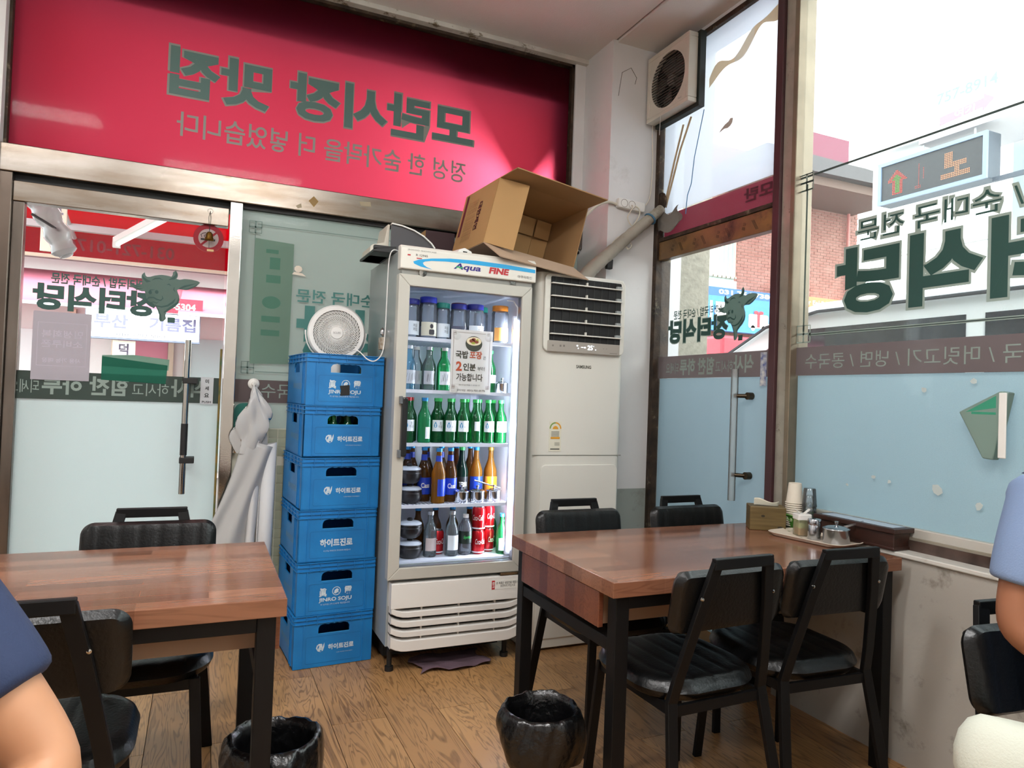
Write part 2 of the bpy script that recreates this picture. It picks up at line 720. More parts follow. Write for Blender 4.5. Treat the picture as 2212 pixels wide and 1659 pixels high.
# ceiling with a lower beam soffit beside the street window
ce = struct(MB().box(-2.4, 2.095, -2.4, 3.96, ZC, ZC + 0.1).build('ceiling', M_ceil))
struct(MB().box(2.107, 2.62, -2.4, 3.96, ZC - 0.012, ZC + 0.1).build('ceiling', M_ceil)).name = 'ceiling_soffit'
struct(MB().box(2.09, 2.11, -2.4, 3.96, ZC + 0.012, ZC + 0.09).build('ceiling_joint_backing', M_black))
# walls behind and beside the viewer
struct(MB().box(-2.6, -2.4, -2.6, 3.96, -0.08, ZC + 0.1).build('wall_left', M_wall))
struct(MB().box(-2.6, 2.62, -2.6, -2.4, -0.08, ZC + 0.1).build('wall_front', M_wall))
# back wall: solid pier on the left, header above the sign
wb = struct(MB().box(-2.4, -0.85, 3.68, 3.95, 0, ZC).build('wall_back', M_wall))
struct(MB().box(-0.85, 2.08, 3.74, 3.95, 3.315, ZC).build('wall_back_header', M_wall))
struct(MB().box(-0.85, 2.08, 3.69, 3.74, 3.312, ZC).build('trim_1', mat('peeling_white_trim', '#cfcbc2', 0.6, var=0.2, vscale=9, dirt='#6a5a40', dscale=14, dlo=0.55, dhi=0.62), bevel=0.003))
# corner column and its grey dado
co = struct(MB().box(2.078, 2.60, YC, 3.95, 0, ZC).build('wall_corner_column', M_wall))
MB().box(2.075, 2.42, YC - 0.002, 3.95, 0, 0.76).build('dado_paint', M_wains, co)
MB().tube([(2.12, YC - 0.002, 3.02), (2.14, YC - 0.002, 3.16), (2.2, YC - 0.002, 3.20), (2.24, YC - 0.002, 3.15), (2.23, YC - 0.002, 3.11)], 0.0012, 5).build('hairline_crack', M_rust, co)
struct(MB().box(2.008, 2.078, 3.72, 3.80, 2.17, 3.312).build('trim_2', M_wall, bevel=0.002))

# ---- transom sign window above the back door
w1 = struct(thing('window_1', None, None))
MB().box(-0.845, 2.005, 3.765, 3.771, 2.302, 3.312).build('sign_pane', glass('sign_pane_glass', (0.97, 0.97, 0.97), 0.06, 0.03), w1)
MB().poly([(-0.845, 3.7725, 2.302), (2.005, 3.7725, 2.302), (2.005, 3.7725, 3.312), (-0.845, 3.7725, 3.312)]).build('red_film', M_redfilm, w1)
fr = MB()
fr.box(-0.86, -0.838, 3.735, 3.80, 2.302, 3.315).build('dark_frame', M_rust, w1)
MB().box(1.99, 2.01, 3.735, 3.80, 2.302, 3.315).build('dark_frame', M_rust, w1)
MB().box(-0.86, 2.01, 3.735, 3.80, 3.296, 3.315).build('dark_frame', M_rust, w1)
VX = (-1, 0, 0)   # lettering is read from the street, so it runs right to left in here
yl = 3.762
def letters(name, body, x0, x1, z0, z1, y, par, front, edge=None, bold=0.02, ebold=None, ea=1.0, line=1.0, dz=0.0):
    o = ((x0 + x1) / 2, y, (z0 + z1) / 2)
    if edge:
        text(name + '_edge', body, edge, par, (o[0], o[1] + 0.0006, o[2]), VX, ZA, (x1 - x0) + 0.02 * ea, (z1 - z0) + 0.02 * ea, ebold or bold + 0.03)
    return text(name, body, front, par, o, VX, ZA, x1 - x0, z1 - z0, bold)
letters('sign_letters', '모란시장 맛집', -0.205, 1.37, 2.675, 2.915, yl, w1, M_signletter, M_letgrey, 0.035, 0.05)
letters('sign_letters', '정성 한 숟가락을 더 넣었습니다', -0.165, 1.335, 2.48, 2.60, yl, w1, M_letgrey, None, 0.012)

# ---- stainless transom beam and post
tb = struct(MB().box(-0.86, 2.078, 3.695, 3.82, 2.178, 2.302).build('trim_3', M_steel, bevel=0.004))
flat('paper_scrap', [[(0.462, 2.235), (0.487, 2.262), (0.512, 2.238), (0.489, 2.205)]], mat('brown_tape_scrap', '#8a6d3b', 0.6), tb, (0, 3.6945, 0), XA, ZA)
flat('tape_residue', [[(0.40, 2.20), (0.425, 2.215), (0.43, 2.195), (0.41, 2.188)], [(0.72, 2.27), (0.78, 2.275), (0.785, 2.25), (0.73, 2.248)]], mat('tape_residue', '#9d9179', 0.7), tb, (0, 3.6945, 0), XA, ZA)
struct(MB().box(0.092, 0.150, 3.70, 3.82, 0, 2.178).build('trim_4', M_steel2, bevel=0.004))
struct(MB().box(-0.86, -0.80, 3.70, 3.82, 0, 2.178).build('trim_5', mat('door_side_frame', '#6d6158', 0.3, 0.9, var=0.3, vscale=4), bevel=0.004))
struct(MB().box(-0.85, 0.10, 3.745, 3.82, 2.14, 2.178).build('trim_6', M_black))

# ---- swing door at the back left
d1 = struct(thing('door_1', None, None))
MB().box(-0.80, 0.088, 3.715, 3.775, 2.055, 2.145).build('top_rail', M_steel, d1, bevel=0.003)
MB().box(-0.80, -0.755, 3.72, 3.77, 0.02, 2.055).build('stile', mat('door_stile_steel', '#7f766e', 0.25, 0.9, var=0.3, vscale=5, stretch=(5, 5, 1)), d1, bevel=0.003)
MB().box(-0.80, 0.088, 3.72, 3.77, 0.02, 0.16).build('bottom_rail', M_steel2, d1, bevel=0.003)
MB().box(-0.76, 0.080, 3.742, 3.750, 0.15, 2.06).build('pane', M_glassdoor, d1)
MB().poly([(-0.76, 3.7515, 0.15), (0.078, 3.7515, 0.15), (0.078, 3.7515, 1.178), (-0.76, 3.7515, 1.178)]).build('frosted_film', M_frost, d1)
MB().poly([(-0.795, 3.7400, 1.178), (0.078, 3.7400, 1.178), (0.078, 3.7400, 1.304), (-0.795, 3.7400, 1.304)]).build('slogan_band', M_bandgreen, d1)
MB().box(0.076, 0.086, 3.735, 3.757, 0.60, 1.45).build('worn_weatherstrip', mat('worn_green_strip', '#3f5a36', 0.7, var=0.7, vscale=20, col2='#8a6a2c'), d1, bevel=0.003)
ydf = 3.7385
for bd, x0, x1, z0, z1, b in (('식사', -0.135, 0.02, 1.205, 1.29, 0.03), ('하시고', -0.30, -0.145, 1.205, 1.265, 0.0), ('힘찬 하루', -0.66, -0.315, 1.2, 1.29, 0.03), ('되세요', -0.785, -0.67, 1.205, 1.265, 0.0)):
    letters('slogan_letters', bd, x0, x1, z0, z1, ydf, d1, M_letpale, None, b)
letters('name_letters', '장터식당', -0.71, -0.215, 1.585, 1.70, ydf, d1, M_letgreen, M_letgreen, 0.045, 0.05, 0.3)
letters('name_letters', '소머리국밥 / 순대국 전문', -0.645, -0.235, 1.705, 1.755, ydf, d1, M_letgreen, None, 0.03)

# cow head emblem traced on the glass (a across, b up, unit = emblem height)
COW = [(0.0, .62), (.05, .605), (.10, .605), (.155, .62), (.165, .665), (.15, .72), (.155, .765), (.185, .80), (.195, .755), (.215, .735), (.25, .74), (.305, .765), (.38, .785), (.45, .78),
       (.50, .77), (.515, .80), (.515, .835), (.55, .87), (.575, .82), (.575, .775), (.56, .745), (.60, .735), (.66, .755), (.74, .755), (.82, .74), (.85, .72),
       (.81, .665), (.75, .62), (.68, .59), (.60, .595), (.575, .58), (.585, .54), (.605, .49), (.61, .43), (.595, .375), (.555, .32), (.50, .275), (.46, .235), (.45, .19), (.46, .14), (.43, .10), (.39, .09), (.375, .13), (.375, .19),
       (.355, .26), (.325, .32), (.30, .35), (.24, .38), (.215, .42), (.205, .48), (.195, .52), (.16, .515), (.09, .54), (.04, .57)]
def cow_emblem(par, o, u, v, s, sx=1.0):
    P = [((a - .42) * s * sx, (b - .48) * s) for a, b in COW]
    def T(pl):
        return [((a - .42) * s * sx, (b - .48) * s) for a, b in pl]
    o = Vector(o)
    nn = Vector(u).cross(Vector(v))
    eps = nn * 0.0009
    e1 = flat('cow_emblem', [P], film('cow_emblem_green', '#5d7069', '#6f877e', 0.2, gloss=0.02), par, o, u, v)
    strokes = []
    def st(pts, w):
        strokes.extend(ribbon(T(pts), [x * s for x in w] if isinstance(w, list) else w * s))
    st([(.155, .76), (.175, .71), (.22, .67), (.26, .675)], [.004, .03, .04, .004])
    st([(.55, .865), (.56, .80), (.53, .75), (.47, .72)], [.004, .03, .04, .004])
    st([(.05, .60), (.10, .585), (.15, .59)], [.003, .02, .003])
    st([(.06, .575), (.12, .55), (.17, .555)], [.003, .016, .003])
    st([(.60, .60), (.66, .64), (.73, .67), (.80, .70)], [.02, .03, .02, .004])
    st([(.63, .60), (.70, .605), (.78, .65), (.84, .71)], [.004, .02, .016, .003])
    st([(.40, .71), (.36, .73), (.31, .72), (.27, .69)], [.003, .018, .018, .003])
    st([(.235, .50), (.26, .545), (.31, .555)], [.003, .014, .003])
    st([(.22, .40), (.25, .435), (.30, .44), (.34, .415), (.385, .405), (.41, .435), (.40, .475)], [.006, .022, .02, .022, .02, .018, .004])
    st([(.235, .385), (.27, .36), (.305, .375), (.34, .36), (.365, .385)], [.004, .012, .01, .012, .004])
    st([(.33, .32), (.40, .31), (.47, .335), (.53, .39), (.56, .45)], [.012, .02, .025, .03, .004])
    st([(.60, .47), (.59, .39), (.53, .33), (.47, .27), (.43, .23)], [.004, .03, .035, .025, .01])
    st([(.32, .345), (.36, .27), (.39, .19), (.40, .11)], [.004, .014, .016, .02])
    st([(.50, .635), (.475, .655), (.45, .645)], [.004, .018, .004])
    st([(.54, .62), (.535, .58), (.555, .545)], [.004, .016, .003])
    strokes.append(T(disc(.26, .51, .02, .028, 10)))
    strokes.append(T(disc(.335, .525, .022, .028, 10)))
    strokes.append(T(rect(.475, .565, .085, .165)))
    flat('emblem_lines', strokes, M_letgreen, e1, o + eps, u, v)
cow_emblem(d1, (-0.185, 3.7375, 1.69), XA, ZA, 0.325, 1.12)

# paper notice, green tape, push label, no-smoking disc on the door
def fret(cx, cz, s, flipx=1, flipz=1):
    q = []
    for a, b in ((0, 0), (1, 0), (0, -1), (1, -1)):
        x, z = cx + flipx * (a * .5 - .25) * s, cz + flipz * (b * .5 + .25) * s
        q += ribbon([(x - .28 * s, z - .28 * s), (x + .28 * s, z - .28 * s), (x + .28 * s, z + .28 * s), (x - .28 * s, z + .28 * s), (x - .28 * s, z - .28 * s)], .09 * s)
    return q
nt = tag(MB().box(-0.705, -0.478, 3.735, 3.7362, 1.265, 1.575).build('paper_notice', film('notice_paper', '#b9b3bb', '#c9c3cc', 0.3, gloss=0)), 'pale lilac paper notice taped inside the glass door', 'notice')
for bd, z, w in (('민생회복', 1.475, .16), ('소비쿠폰', 1.43, .16), ('사용 가능 매장', 1.355, .15)):
    text('notice_print', bd, film('notice_print_pale', '#d6d0da', '#e5dfe8', 0.5, gloss=0), nt, (-0.59, 3.7345, z), VX, ZA, w, .034 if z > 1.4 else .022, .02)
flat('notice_border', ribbon([(-.685, 1.33), (-.495, 1.33), (-.495, 1.525), (-.685, 1.525), (-.685, 1.33)], .002), MATS['notice_print_pale'], nt, (0, 3.7345, 0), XA, ZA)
flat('green_tape_strip', [[(-.43, 1.385), (-.155, 1.355), (-.16, 1.265), (-.43, 1.275)]], film('green_backing_tape', '#2f6a58', '#3f8a72', 0.35), d1, (0, 3.7376, 0), XA, ZA)
flat('taped_paper', [[(-.43, 1.39), (-.30, 1.398), (-.148, 1.383), (-.15, 1.33), (-.43, 1.34)]], film('pale_green_paper', '#6f9080', '#86ab9a', 0.4), d1, (0, 3.7380, 0), XA, ZA)
pl_ = tag(MB().box(-0.006, 0.052, 3.734, 3.737, 1.175, 1.306).build('push_label', mat('brushed_label', '#b8bcc0', 0.3, 0.5)), 'silver push label beside the door handle', 'label')
for i, ch in enumerate('미세요'):
    text('label_letters', ch, M_black, pl_, (0.023, 3.7335, 1.286 - i * .034), XA, ZA, h=.02, bold=.03)
text('label_letters', 'PUSH', M_black, pl_, (0.023, 3.7335, 1.185), XA, ZA, w=.04, h=.011, bold=.02)
ns = tag(MB().prism(disc(0.0, 1.99, .069, .069, 32), 3.7375, 3.739, 'y').build('no_smoking_sticker', film('sticker_red', '#a34048', '#c9525a', 0.35)), 'round red no smoking sticker behind the door bell', 'sticker')
flat('sticker_disc', [disc(0, 1.99, .046, .046, 28)], film('sticker_white', '#c9b9b6', '#e2d2cf', 0.4), ns, (0, 3.7370, 0), XA, ZA)
flat('sticker_bar', [[(-.037, 1.957), (.033, 2.027), (.04, 2.02), (-.03, 1.95)]], MATS['sticker_red'], ns, (0, 3.7365, 0), XA, ZA)
flat('cigarette_sign', [rect(-.035, .03, 1.978, 1.988)] + ribbon([(-.03, 1.993), (-.035, 2.005), (-.025, 2.013), (-.012, 2.016)], .003) + ribbon([(-.018, 1.993), (-.02, 2.003), (-.008, 2.008)], .003), M_black, ns, (0, 3.7361, 0), XA, ZA)
# bar handle
hd = MB().tube([(-0.068, 3.675, 0.745), (-0.068, 3.675, 1.48)], 0.014, 14).build('pull_handle', M_steel2, d1)
MB().tube([(-0.068, 3.675, 0.93), (-0.068, 3.675, 1.08)], 0.0155, 14).build('handle_wrap', M_black, hd)
for z in (0.905, 1.285):
    MB().box(-0.085, -0.02, 3.66, 3.742, z - .014, z + .014).build('handle_mount', M_black, hd, bevel=0.003)
# door bell
be = thing('door_bell', 'small brass bell hanging on a string from the door top rail', 'bell', (0.003, 3.70, 1.985))
MB().lathe([(0.0, 0.03), (0.008, 0.029), (0.015, 0.02), (0.017, 0.005), (0.022, -0.008), (0.021, -0.010), (0.014, 0.0), (0, 0.02)], 20).build('bell_cup', mat('brass', '#8a6a30', 0.3, 1.0), be)
MB().tube([(0, 0, .03), (0.004, .004, .10), (0.0, .012, .135)], 0.001, 5).build('string', M_black, be)
MB().tube([(0, 0, .03), (-0.006, .004, .10), (0.0, .012, .135)], 0.001, 5).build('string', M_black, be)
MB().tube([(0, 0, .0), (0, 0, -.05)], 0.001, 5).build('clapper_cord', M_black, be)
MB().box(-.008, .022, -.001, .001, -.065, -.055).build('paper_tag', mat('tan_paper', '#c8a77a', 0.8), be)
MB().lathe([(0, 0.006), (0.009, 0.006), (0.012, 0), (0.012, -.002)], 16, (0, .013, .135), 'y').build('suction_cup', M_black, be)

# ---- fixed glass panel right of the post
w2 = struct(thing('window_2', None, None))
MB().box(0.150, 2.078, 3.742, 3.750, 0.0, 2.178).build('pane', glass('panel_glass', (0.97, 0.98, 0.98), 0.05, 0.03), w2)
MB().poly([(0.150, 3.7515, 0.0), (2.078, 3.7515, 0.0), (2.078, 3.7515, 2.165), (0.150, 3.7515, 2.165)]).build('green_film', M_greenfilm, w2)
MB().poly([(0.150, 3.7380, 1.19), (2.078, 3.7380, 1.19), (2.078, 3.7380, 1.304), (0.150, 3.7380, 1.304)]).build('menu_band', M_bandgrey, w2)
MB().box(0.150, 2.078, 3.73, 3.77, 2.158, 2.178).build('dark_frame', M_black, w2)
yg = 3.7365
letters('menu_letters', '콩국수', 0.275, 0.50, 1.215, 1.285, yg, w2, M_letpale, None, 0.0)
letters('name_letters', '순대국 전문', 0.425, 0.83, 1.715, 1.785, yg, w2, M_letteal, None, 0.02)
letters('name_letters', '식당', 0.432, 0.98, 1.40, 1.70, yg, w2, M_letteal, None, 0.045)
flat('frame_lines', ribbon([(0.215, 1.41), (0.215, 2.05)], .004) + ribbon([(0.225, 2.09), (1.9, 2.09)], .004) + ribbon([(0.24, 1.345), (1.9, 1.345)], .004) + fret(0.215, 2.075, .055) + fret(0.205, 1.365, .055),
     mat('frame_line_grey_green', '#5f7770', 0.5), w2, (0, yg, 0), XA, ZA)
flat('old_poster', [[(0.213, 1.385), (0.40, 1.39), (0.405, 2.01), (0.215, 2.02)]], film('faded_poster', '#7d988a', '#8dac9c', 0.4), w2, (0, yg - .0008, 0), XA, ZA)
flat('poster_print', [disc(.305, 1.70, .045, .032), rect(.27, .33, 1.95, 1.97), rect(.29, .34, 1.87, 1.93), rect(.275, .345, 1.80, 1.84), rect(.26, .35, 1.60, 1.63), rect(.26, .35, 1.53, 1.56)], film('faded_poster_print', '#64917f', '#74a592', 0.4), w2, (0, yg - .0014, 0), XA, ZA)
flat('torn_patch', [disc(.43, 1.885, .02, .018, 9), [(.40, 1.855), (.47, 1.85), (.45, 1.865), (.41, 1.868)]], mat('torn_paper_patch', '#d9cfc0', 0.8), w2, (0, yg - .0014, 0), XA, ZA)
flat('green_patch', [rrect(.152, .275, .90, 1.185, .04)], film('teal_patch', '#3f7a70', '#4d8d80', 0.3), w2, (0, yg, 0), XA, ZA)
# mosaic tiled plinth showing through behind the crates
pt = struct(MB().box(0.152, 0.80, 3.724, 3.738, 0.0, 1.06).build('wall_tiled_panel', mat('tile_grout', '#d8d6c4', 0.8)))
tm = bpy.data.meshes.new('tile')
mbx = MB().box(-.0215, .0215, -.003, .0, -.0215, .0215)
tm.from_pydata(mbx.v, [], mbx.f)
tm.materials.append(mat('pale_green_mosaic_tile', '#aeb39a', 0.3, var=0.25, vscale=5, dirt='#7a6f4f', dscale=3, dlo=.6, dhi=.75))
for i in range(6):
    for k in range(18):
        if random.random() < .05 and k < 6:
            continue
        o = bpy.data.objects.new('tile', tm)
        C.objects.link(o)
        o.parent = pt
        o.location = (0.34 + i * .046, 3.724, 1.035 - k * .046)

# ================================================================ STREET SIDE (right wall)
XL = 2.34
lw = struct(MB().box(XL, 2.58, -2.4, 2.34, 0, 0.735).build('wall_right', M_lowwall))
struct(MB().box(XL - 0.012, 2.47, -2.4, 2.34, 0.735, 0.752).build('trim_7', mat('white_window_ledge', '#cfccc4', 0.35, var=0.1, vscale=6, dirt='#8b8577', dscale=6), bevel=0.004))
struct(MB().box(2.405, 2.46, -2.4, 2.345, 0.752, 0.79).build('trim_8', mat('dark_marble_sill', '#5c4a42', 0.25, var=0.4, vscale=10, col2='#2a211d')))
struct(MB().box(XR, 2.62, -2.4, 3.45, 3.285, ZC).build('wall_right_header', M_wall))
def post(y0, y1, x0, x1, z0, z1, m_, nm):
    return struct(MB().box(x0, x1, y0, y1, z0, z1).build(nm, m_, bevel=0.003))
post(2.435, 2.478, 2.40, 2.50, 0, 3.29, M_maroon, 'trim_9')
post(2.365, 2.434, 2.415, 2.50, 0, 3.29, M_alu, 'trim_10')
post(2.338, 2.364, 2.395, 2.50, 0, 3.29, mat('brown_aluminium_strip', '#8d7f6c', 0.4, 0.6, var=0.2, vscale=10), 'trim_11')
post(3.375, 3.412, 2.395, 2.50, 0, 3.29, M_rust, 'trim_12')
post(2.478, 3.375, 2.405, 2.50, 2.20, 2.222, M_rust, 'trim_13')
post(2.478, 3.375, 2.405, 2.50, 3.262, 3.29, M_rust, 'trim_14')
# big shop window
w3 = struct(thing('window_3', None, None))
MB().box(2.435, 2.443, -2.4, 2.345, 0.80, 3.285).build('pane', M_glass, w3)
MB().box(2.420, 2.46, -2.4, 2.345, 0.788, 0.832).build('bottom_rail', mat('white_aluminium_rail', '#d5d2c8', 0.35, 0.5), w3, bevel=0.004)
MB().box(2.410, 2.425, -2.4, 2.345, 0.79, 0.80).build('rail_lip', mat('rail_lip_aluminium', '#b9b2a0', 0.3, 0.7), w3)
MB().box(2.42, 2.47, -2.4, 2.345, 3.26, 3.29).build('top_rail', M_alu, w3)
MB().poly([(2.4450, -2.4, 0.832), (2.4450, 2.34, 0.832), (2.4450, 2.34, 1.406), (2.4450, -2.4, 1.406)]).build('frosted_film', M_frostblue, w3)
MB().poly([(2.4320, -2.4, 1.406), (2.4320, 2.338, 1.406), (2.4320, 2.338, 1.531), (2.4320, -2.4, 1.531)]).build('menu_band', M_bandgrey, w3)
MB().box(2.4320, 2.4332, -2.4, 2.338, 2.291, 2.300).build('film_edge', mat('film_edge_dark', '#3c4a48', 0.5), w3)
VY = (0, 1, 0)    # street lettering read from outside runs towards +y seen from in here reversed
def lettersR(name, body, y0, y1, z0, z1, x, par, front, edge=None, bold=0.02, ebold=None, ea=1.0):
    """mirrored lettering on the street glass; y0<y1, first letter at the small-y end"""
    o = (x, (y0 + y1) / 2, (z0 + z1) / 2)
    if edge:
        text(name + '_edge', body, edge, par, (o[0] + 0.0006, o[1], o[2]), VY, ZA, (y1 - y0) + 0.02 * ea, (z1 - z0) + 0.02 * ea, ebold or bold + 0.03)
    return text(name, body, front, par, o, VY, ZA, y1 - y0, z1 - z0, bold)
xg = 2.4305
lettersR('name_letters', '장터식당', 0.92, 2.13, 1.655, 1.93, xg, w3, M_letgreen, M_letedge, 0.045, 0.075, 1.0)
lettersR('name_letters', '소머리국밥 / 순대국 전문', 0.83, 2.03, 1.95, 2.035, xg, w3, M_letgreen, M_letedge, 0.0, 0.06, 1.3)
lettersR('menu_letters', '국 / 머릿고기 / 냉면 / 콩국수', 1.39, 2.285, 1.435, 1.50, xg, w3, M_letpale, None, 0.0)
def fretR(o_y, o_z, s):
    return fret(o_y, o_z, s)
flat('frame_lines', ribbon([(2.30, 1.60), (2.30, 2.26)], .010) + ribbon([(2.27, 1.585), (-.5, 1.585)], .011) + fret(2.305, 2.27, .07) + fret(2.30, 1.59, .07),
     M_letedge, w3, (xg, 0, 0), YA, ZA)
flat('frame_lines_dark', ribbon([(2.30, 1.60), (2.30, 2.26)], .004) + ribbon([(2.27, 1.585), (-.5, 1.585)], .004) + fret(2.305, 2.27, .066)[::2], mat('frame_line_dark_green', '#2f3f3c', 0.5), w3, (xg - .0006, 0, 0), YA, ZA)
M_resid = film('tape_marks', '#d8dcd6', '#e5ece8', 0.4, gloss=0)
for (yy, zz, a) in ((1.67, 0.985, .024), (1.52, .95, .022), (1.93, 1.0, .012), (2.05, .955, .008), (1.73, 1.345, .013), (1.55, 1.375, .014), (1.40, .94, .03), (1.86, .99, .01)):
    n_ = 7
    flat('tape_mark', [[(yy + a * random.uniform(.5, 1.1) * math.cos(2 * PI * i / n_), zz + a * random.uniform(.5, 1.0) * math.sin(2 * PI * i / n_)) for i in range(n_)]], M_resid, w3, (xg, 0, 0), YA, ZA)
# glass street door
d2 = struct(thing('door_2', None, None))
MB().box(2.41, 2.46, 2.48, 3.372, 2.093, 2.198).build('top_rail', mat('taped_brown_rail', '#7d5c34', 0.35, var=0.5, vscale=6, col2='#54402c', dirt='#2c2018', dscale=7, dlo=.55, dhi=.7), d2, bevel=0.003)
for i in range(4):
    yy = 3.24 - i * .19
    text('tape_print', 'S9\nBB', M_black, d2, (2.4095, yy, 2.145), (0, -.94, -.34), (0, -.3, .95), h=.035, bold=0)
    flat('tape_stripes', [[(yy - .05 - q * .007, 2.165 + .0), (yy - .053 - q * .007, 2.165), (yy - .083 - q * .007, 2.115), (yy - .08 - q * .007, 2.115)] for q in range(3)], M_black, d2, (2.4093, 0, 0), YA, ZA)
MB().box(2.435, 2.443, 2.482, 3.372, 0.02, 2.10).build('pane', M_glassdoor, d2)
MB().box(2.425, 2.455, 2.48, 3.372, 0.0, 0.10).build('bottom_rail', M_steel2, d2)
MB().poly([(2.4450, 2.485, 0.10), (2.4450, 3.372, 0.10), (2.4450, 3.372, 1.404), (2.4450, 2.485, 1.404)]).build('frosted_film', M_frostblue, d2)
MB().poly([(2.4320, 2.49, 1.404), (2.4320, 3.372, 1.404), (2.4320, 3.372, 1.529), (2.4320, 2.49, 1.529)]).build('slogan_band', M_bandgrey, d2)
for bd, y0, y1, z0, z1, b in (('식사', 2.60, 2.74, 1.425, 1.515, .03), ('하시고', 2.745, 2.875, 1.43, 1.49, 0), ('힘찬 하루', 2.885, 3.17, 1.42, 1.51, .03), ('되세요', 3.18, 3.295, 1.43, 1.49, 0)):
    lettersR('slogan_letters', bd, y0, y1, z0, z1, xg, d2, M_letpale, None, b)
lettersR('name_letters', '장터식당', 2.79, 3.285, 1.60, 1.73, xg, d2, M_letgreen, M_letedge, 0.045, .07, .5)
lettersR('name_letters', '소머리국밥 / 순대국 전문', 2.83, 3.24, 1.735, 1.785, xg, d2, M_letgreen, None, 0.02)
cow_emblem(d2, (2.4300, 2.73, 1.72), (0, -1, 0), ZA, 0.34, 1.0)
ha = MB().tube([(2.375, 2.665, 0.80), (2.375, 2.665, 1.44)], 0.018, 16).build('acrylic_handle', glass('clear_acrylic', (0.95, 0.97, 0.97), 0.35, 0.03, body=(.9, .93, .93), bodyfac=.28), d2)
for z in (0.925, 1.31):
    MB().tube([(2.372, 2.665, z), (2.40, 2.625, z), (2.436, 2.61, z)], 0.010, 10).build('handle_mount', mat('tarnished_brass_mount', '#4a4034', 0.35, 0.9), ha)
    MB().lathe([(0, 0), (.018, 0), (.018, .03), (0, .03)], 16, (2.405, 2.61, z), 'x').build('handle_rosette', MATS['tarnished_brass_mount'], ha)
flat('old_sticker', [rect(2.515, 2.555, 1.36, 1.52)], mat('blue_white_sticker', '#d5d6cf', 0.5, var=1, vscale=40, col2='#23408a'), d2, (2.4298, 0, 0), YA, ZA)
# upper light of the door bay: milky sheet over a maroon strip
w4 = struct(thing('window_4', None, None))
MB().box(2.436, 2.442, 2.478, 3.375, 2.222, 3.262).build('pane', glass('upper_pane', (0.97, 0.98, 0.98), 0.06, .02, dirty=.08), w4)
MB().poly([(2.4290, 2.485, 2.362), (2.4290, 3.372, 2.362), (2.4290, 3.372, 3.262), (2.4290, 2.485, 3.262)]).build('milky_sheet', film('milky_sheet', '#c0c6d0', '#ccd6e4', 0.5, clear=.14), w4)
MB().poly([(2.4440, 2.485, 2.222), (2.4440, 3.372, 2.222), (2.4440, 3.372, 2.362), (2.4440, 2.485, 2.362)]).build('maroon_film', film('maroon_film', '#63242f', '#7d2c3c', .3), w4)
lettersR('sign_letters', '모란', 2.50, 2.70, 2.27, 2.34, 2.4305, w4, mat('maroon_shadow_letters', '#4a2029', .5), None, .04)
MB().tube([(2.427, 3.36, 2.40), (2.426, 3.27, 2.66), (2.426, 3.20, 2.84)], .006, 6).build('tape_strip', film('yellowed_tape', '#d3bd9c', '#e2cdab', .45), w4)
MB().tube([(2.424, 3.34, 2.40), (2.424, 3.22, 2.70), (2.424, 3.13, 2.86)], .006, 6).build('tape_strip', MATS['yellowed_tape'], w4)
mt_ = MB()
mt_.grid(lambda a, b: (2.427 - .006 * math.sin(a * 9), 2.99 - .50 * a, 2.99 + .17 * a + (b - .5) * (.05 + .03 * math.sin(a * 14)) + .02 * math.sin(a * 11)), 30, 3)
mt_.build('peeling_tape', MATS['yellowed_tape'], w4)
MB().tube([(2.423, 3.02, 2.86), (2.423, 3.09, 2.62), (2.423, 3.11, 2.48), (2.422, 3.14, 2.42), (2.422, 3.15, 2.32)], .0025, 6).build('blue_string', mat('blue_string', '#4d86b8', .6), w4)
flat('torn_hole', [[(2.795, 2.735), (2.815, 2.742), (2.83, 2.728), (2.855, 2.722), (2.885, 2.705), (2.90, 2.69), (2.86, 2.70), (2.835, 2.695), (2.815, 2.70), (2.80, 2.712)]], mat('dirt_patch', '#b9b2a8', .8), w4, (2.4280, 0, 0), YA, ZA)

# ================================================================ DISPLAY FRIDGE
def localize(t):
    l_ = t.location
    for ch in t.children:
        ch.location = (ch.location[0] - l_[0], ch.location[1] - l_[1], ch.location[2] - l_[2])
    return t

M_fr_side = mat('fridge_side_grey', '#9aa0a0', 0.3, var=0.05, vscale=3, coat=.2)
M_fr_frame = mat('fridge_door_frame_beige', '#bdbab1', 0.35, 0.15, var=0.04, vscale=4)
M_fr_white = mat('fridge_white_plastic', '#dcd9d4', 0.35)
M_liner = mat('fridge_white_liner', '#dfe3ee', 0.35)
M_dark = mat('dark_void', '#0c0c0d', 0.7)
fg = thing('display_fridge', 'tall glass-door drinks showcase fridge beside the crate stack', 'fridge', (1.12, 3.38, 0))
bd = MB()
bd.box(.800, .838, 3.10, 3.71, .12, 1.915).box(1.418, 1.447, 3.10, 3.71, .12, 1.915)
bd.box(.838, 1.418, 3.67, 3.71, .12, 1.915).box(.838, 1.418, 3.10, 3.67, 1.775, 1.915).box(.838, 1.418, 3.10, 3.67, .12, .485)
bd.build('body', M_fr_side, fg)
ln = MB()
ln.box(.838, .842, 3.11, 3.67, .485, 1.775).box(1.414, 1.418, 3.11, 3.67, .485, 1.775).box(.842, 1.414, 3.666, 3.67, .485, 1.775).box(.842, 1.414, 3.11, 3.666, 1.769, 1.775).box(.842, 1.414, 3.11, 3.666, .485, .491)
ln.build('liner', M_liner, fg)
va = MB()
for k in range(2):
    for i in range(14):
        x = .90 + k * .26 + i * .016
        va.prism([(x, 3.16), (x + .006, 3.16), (x + .016, 3.20), (x + .010, 3.20)], 1.7675, 1.7688, 'z')
tag(va.build('air_slots', M_dark, fg), kind='stuff')
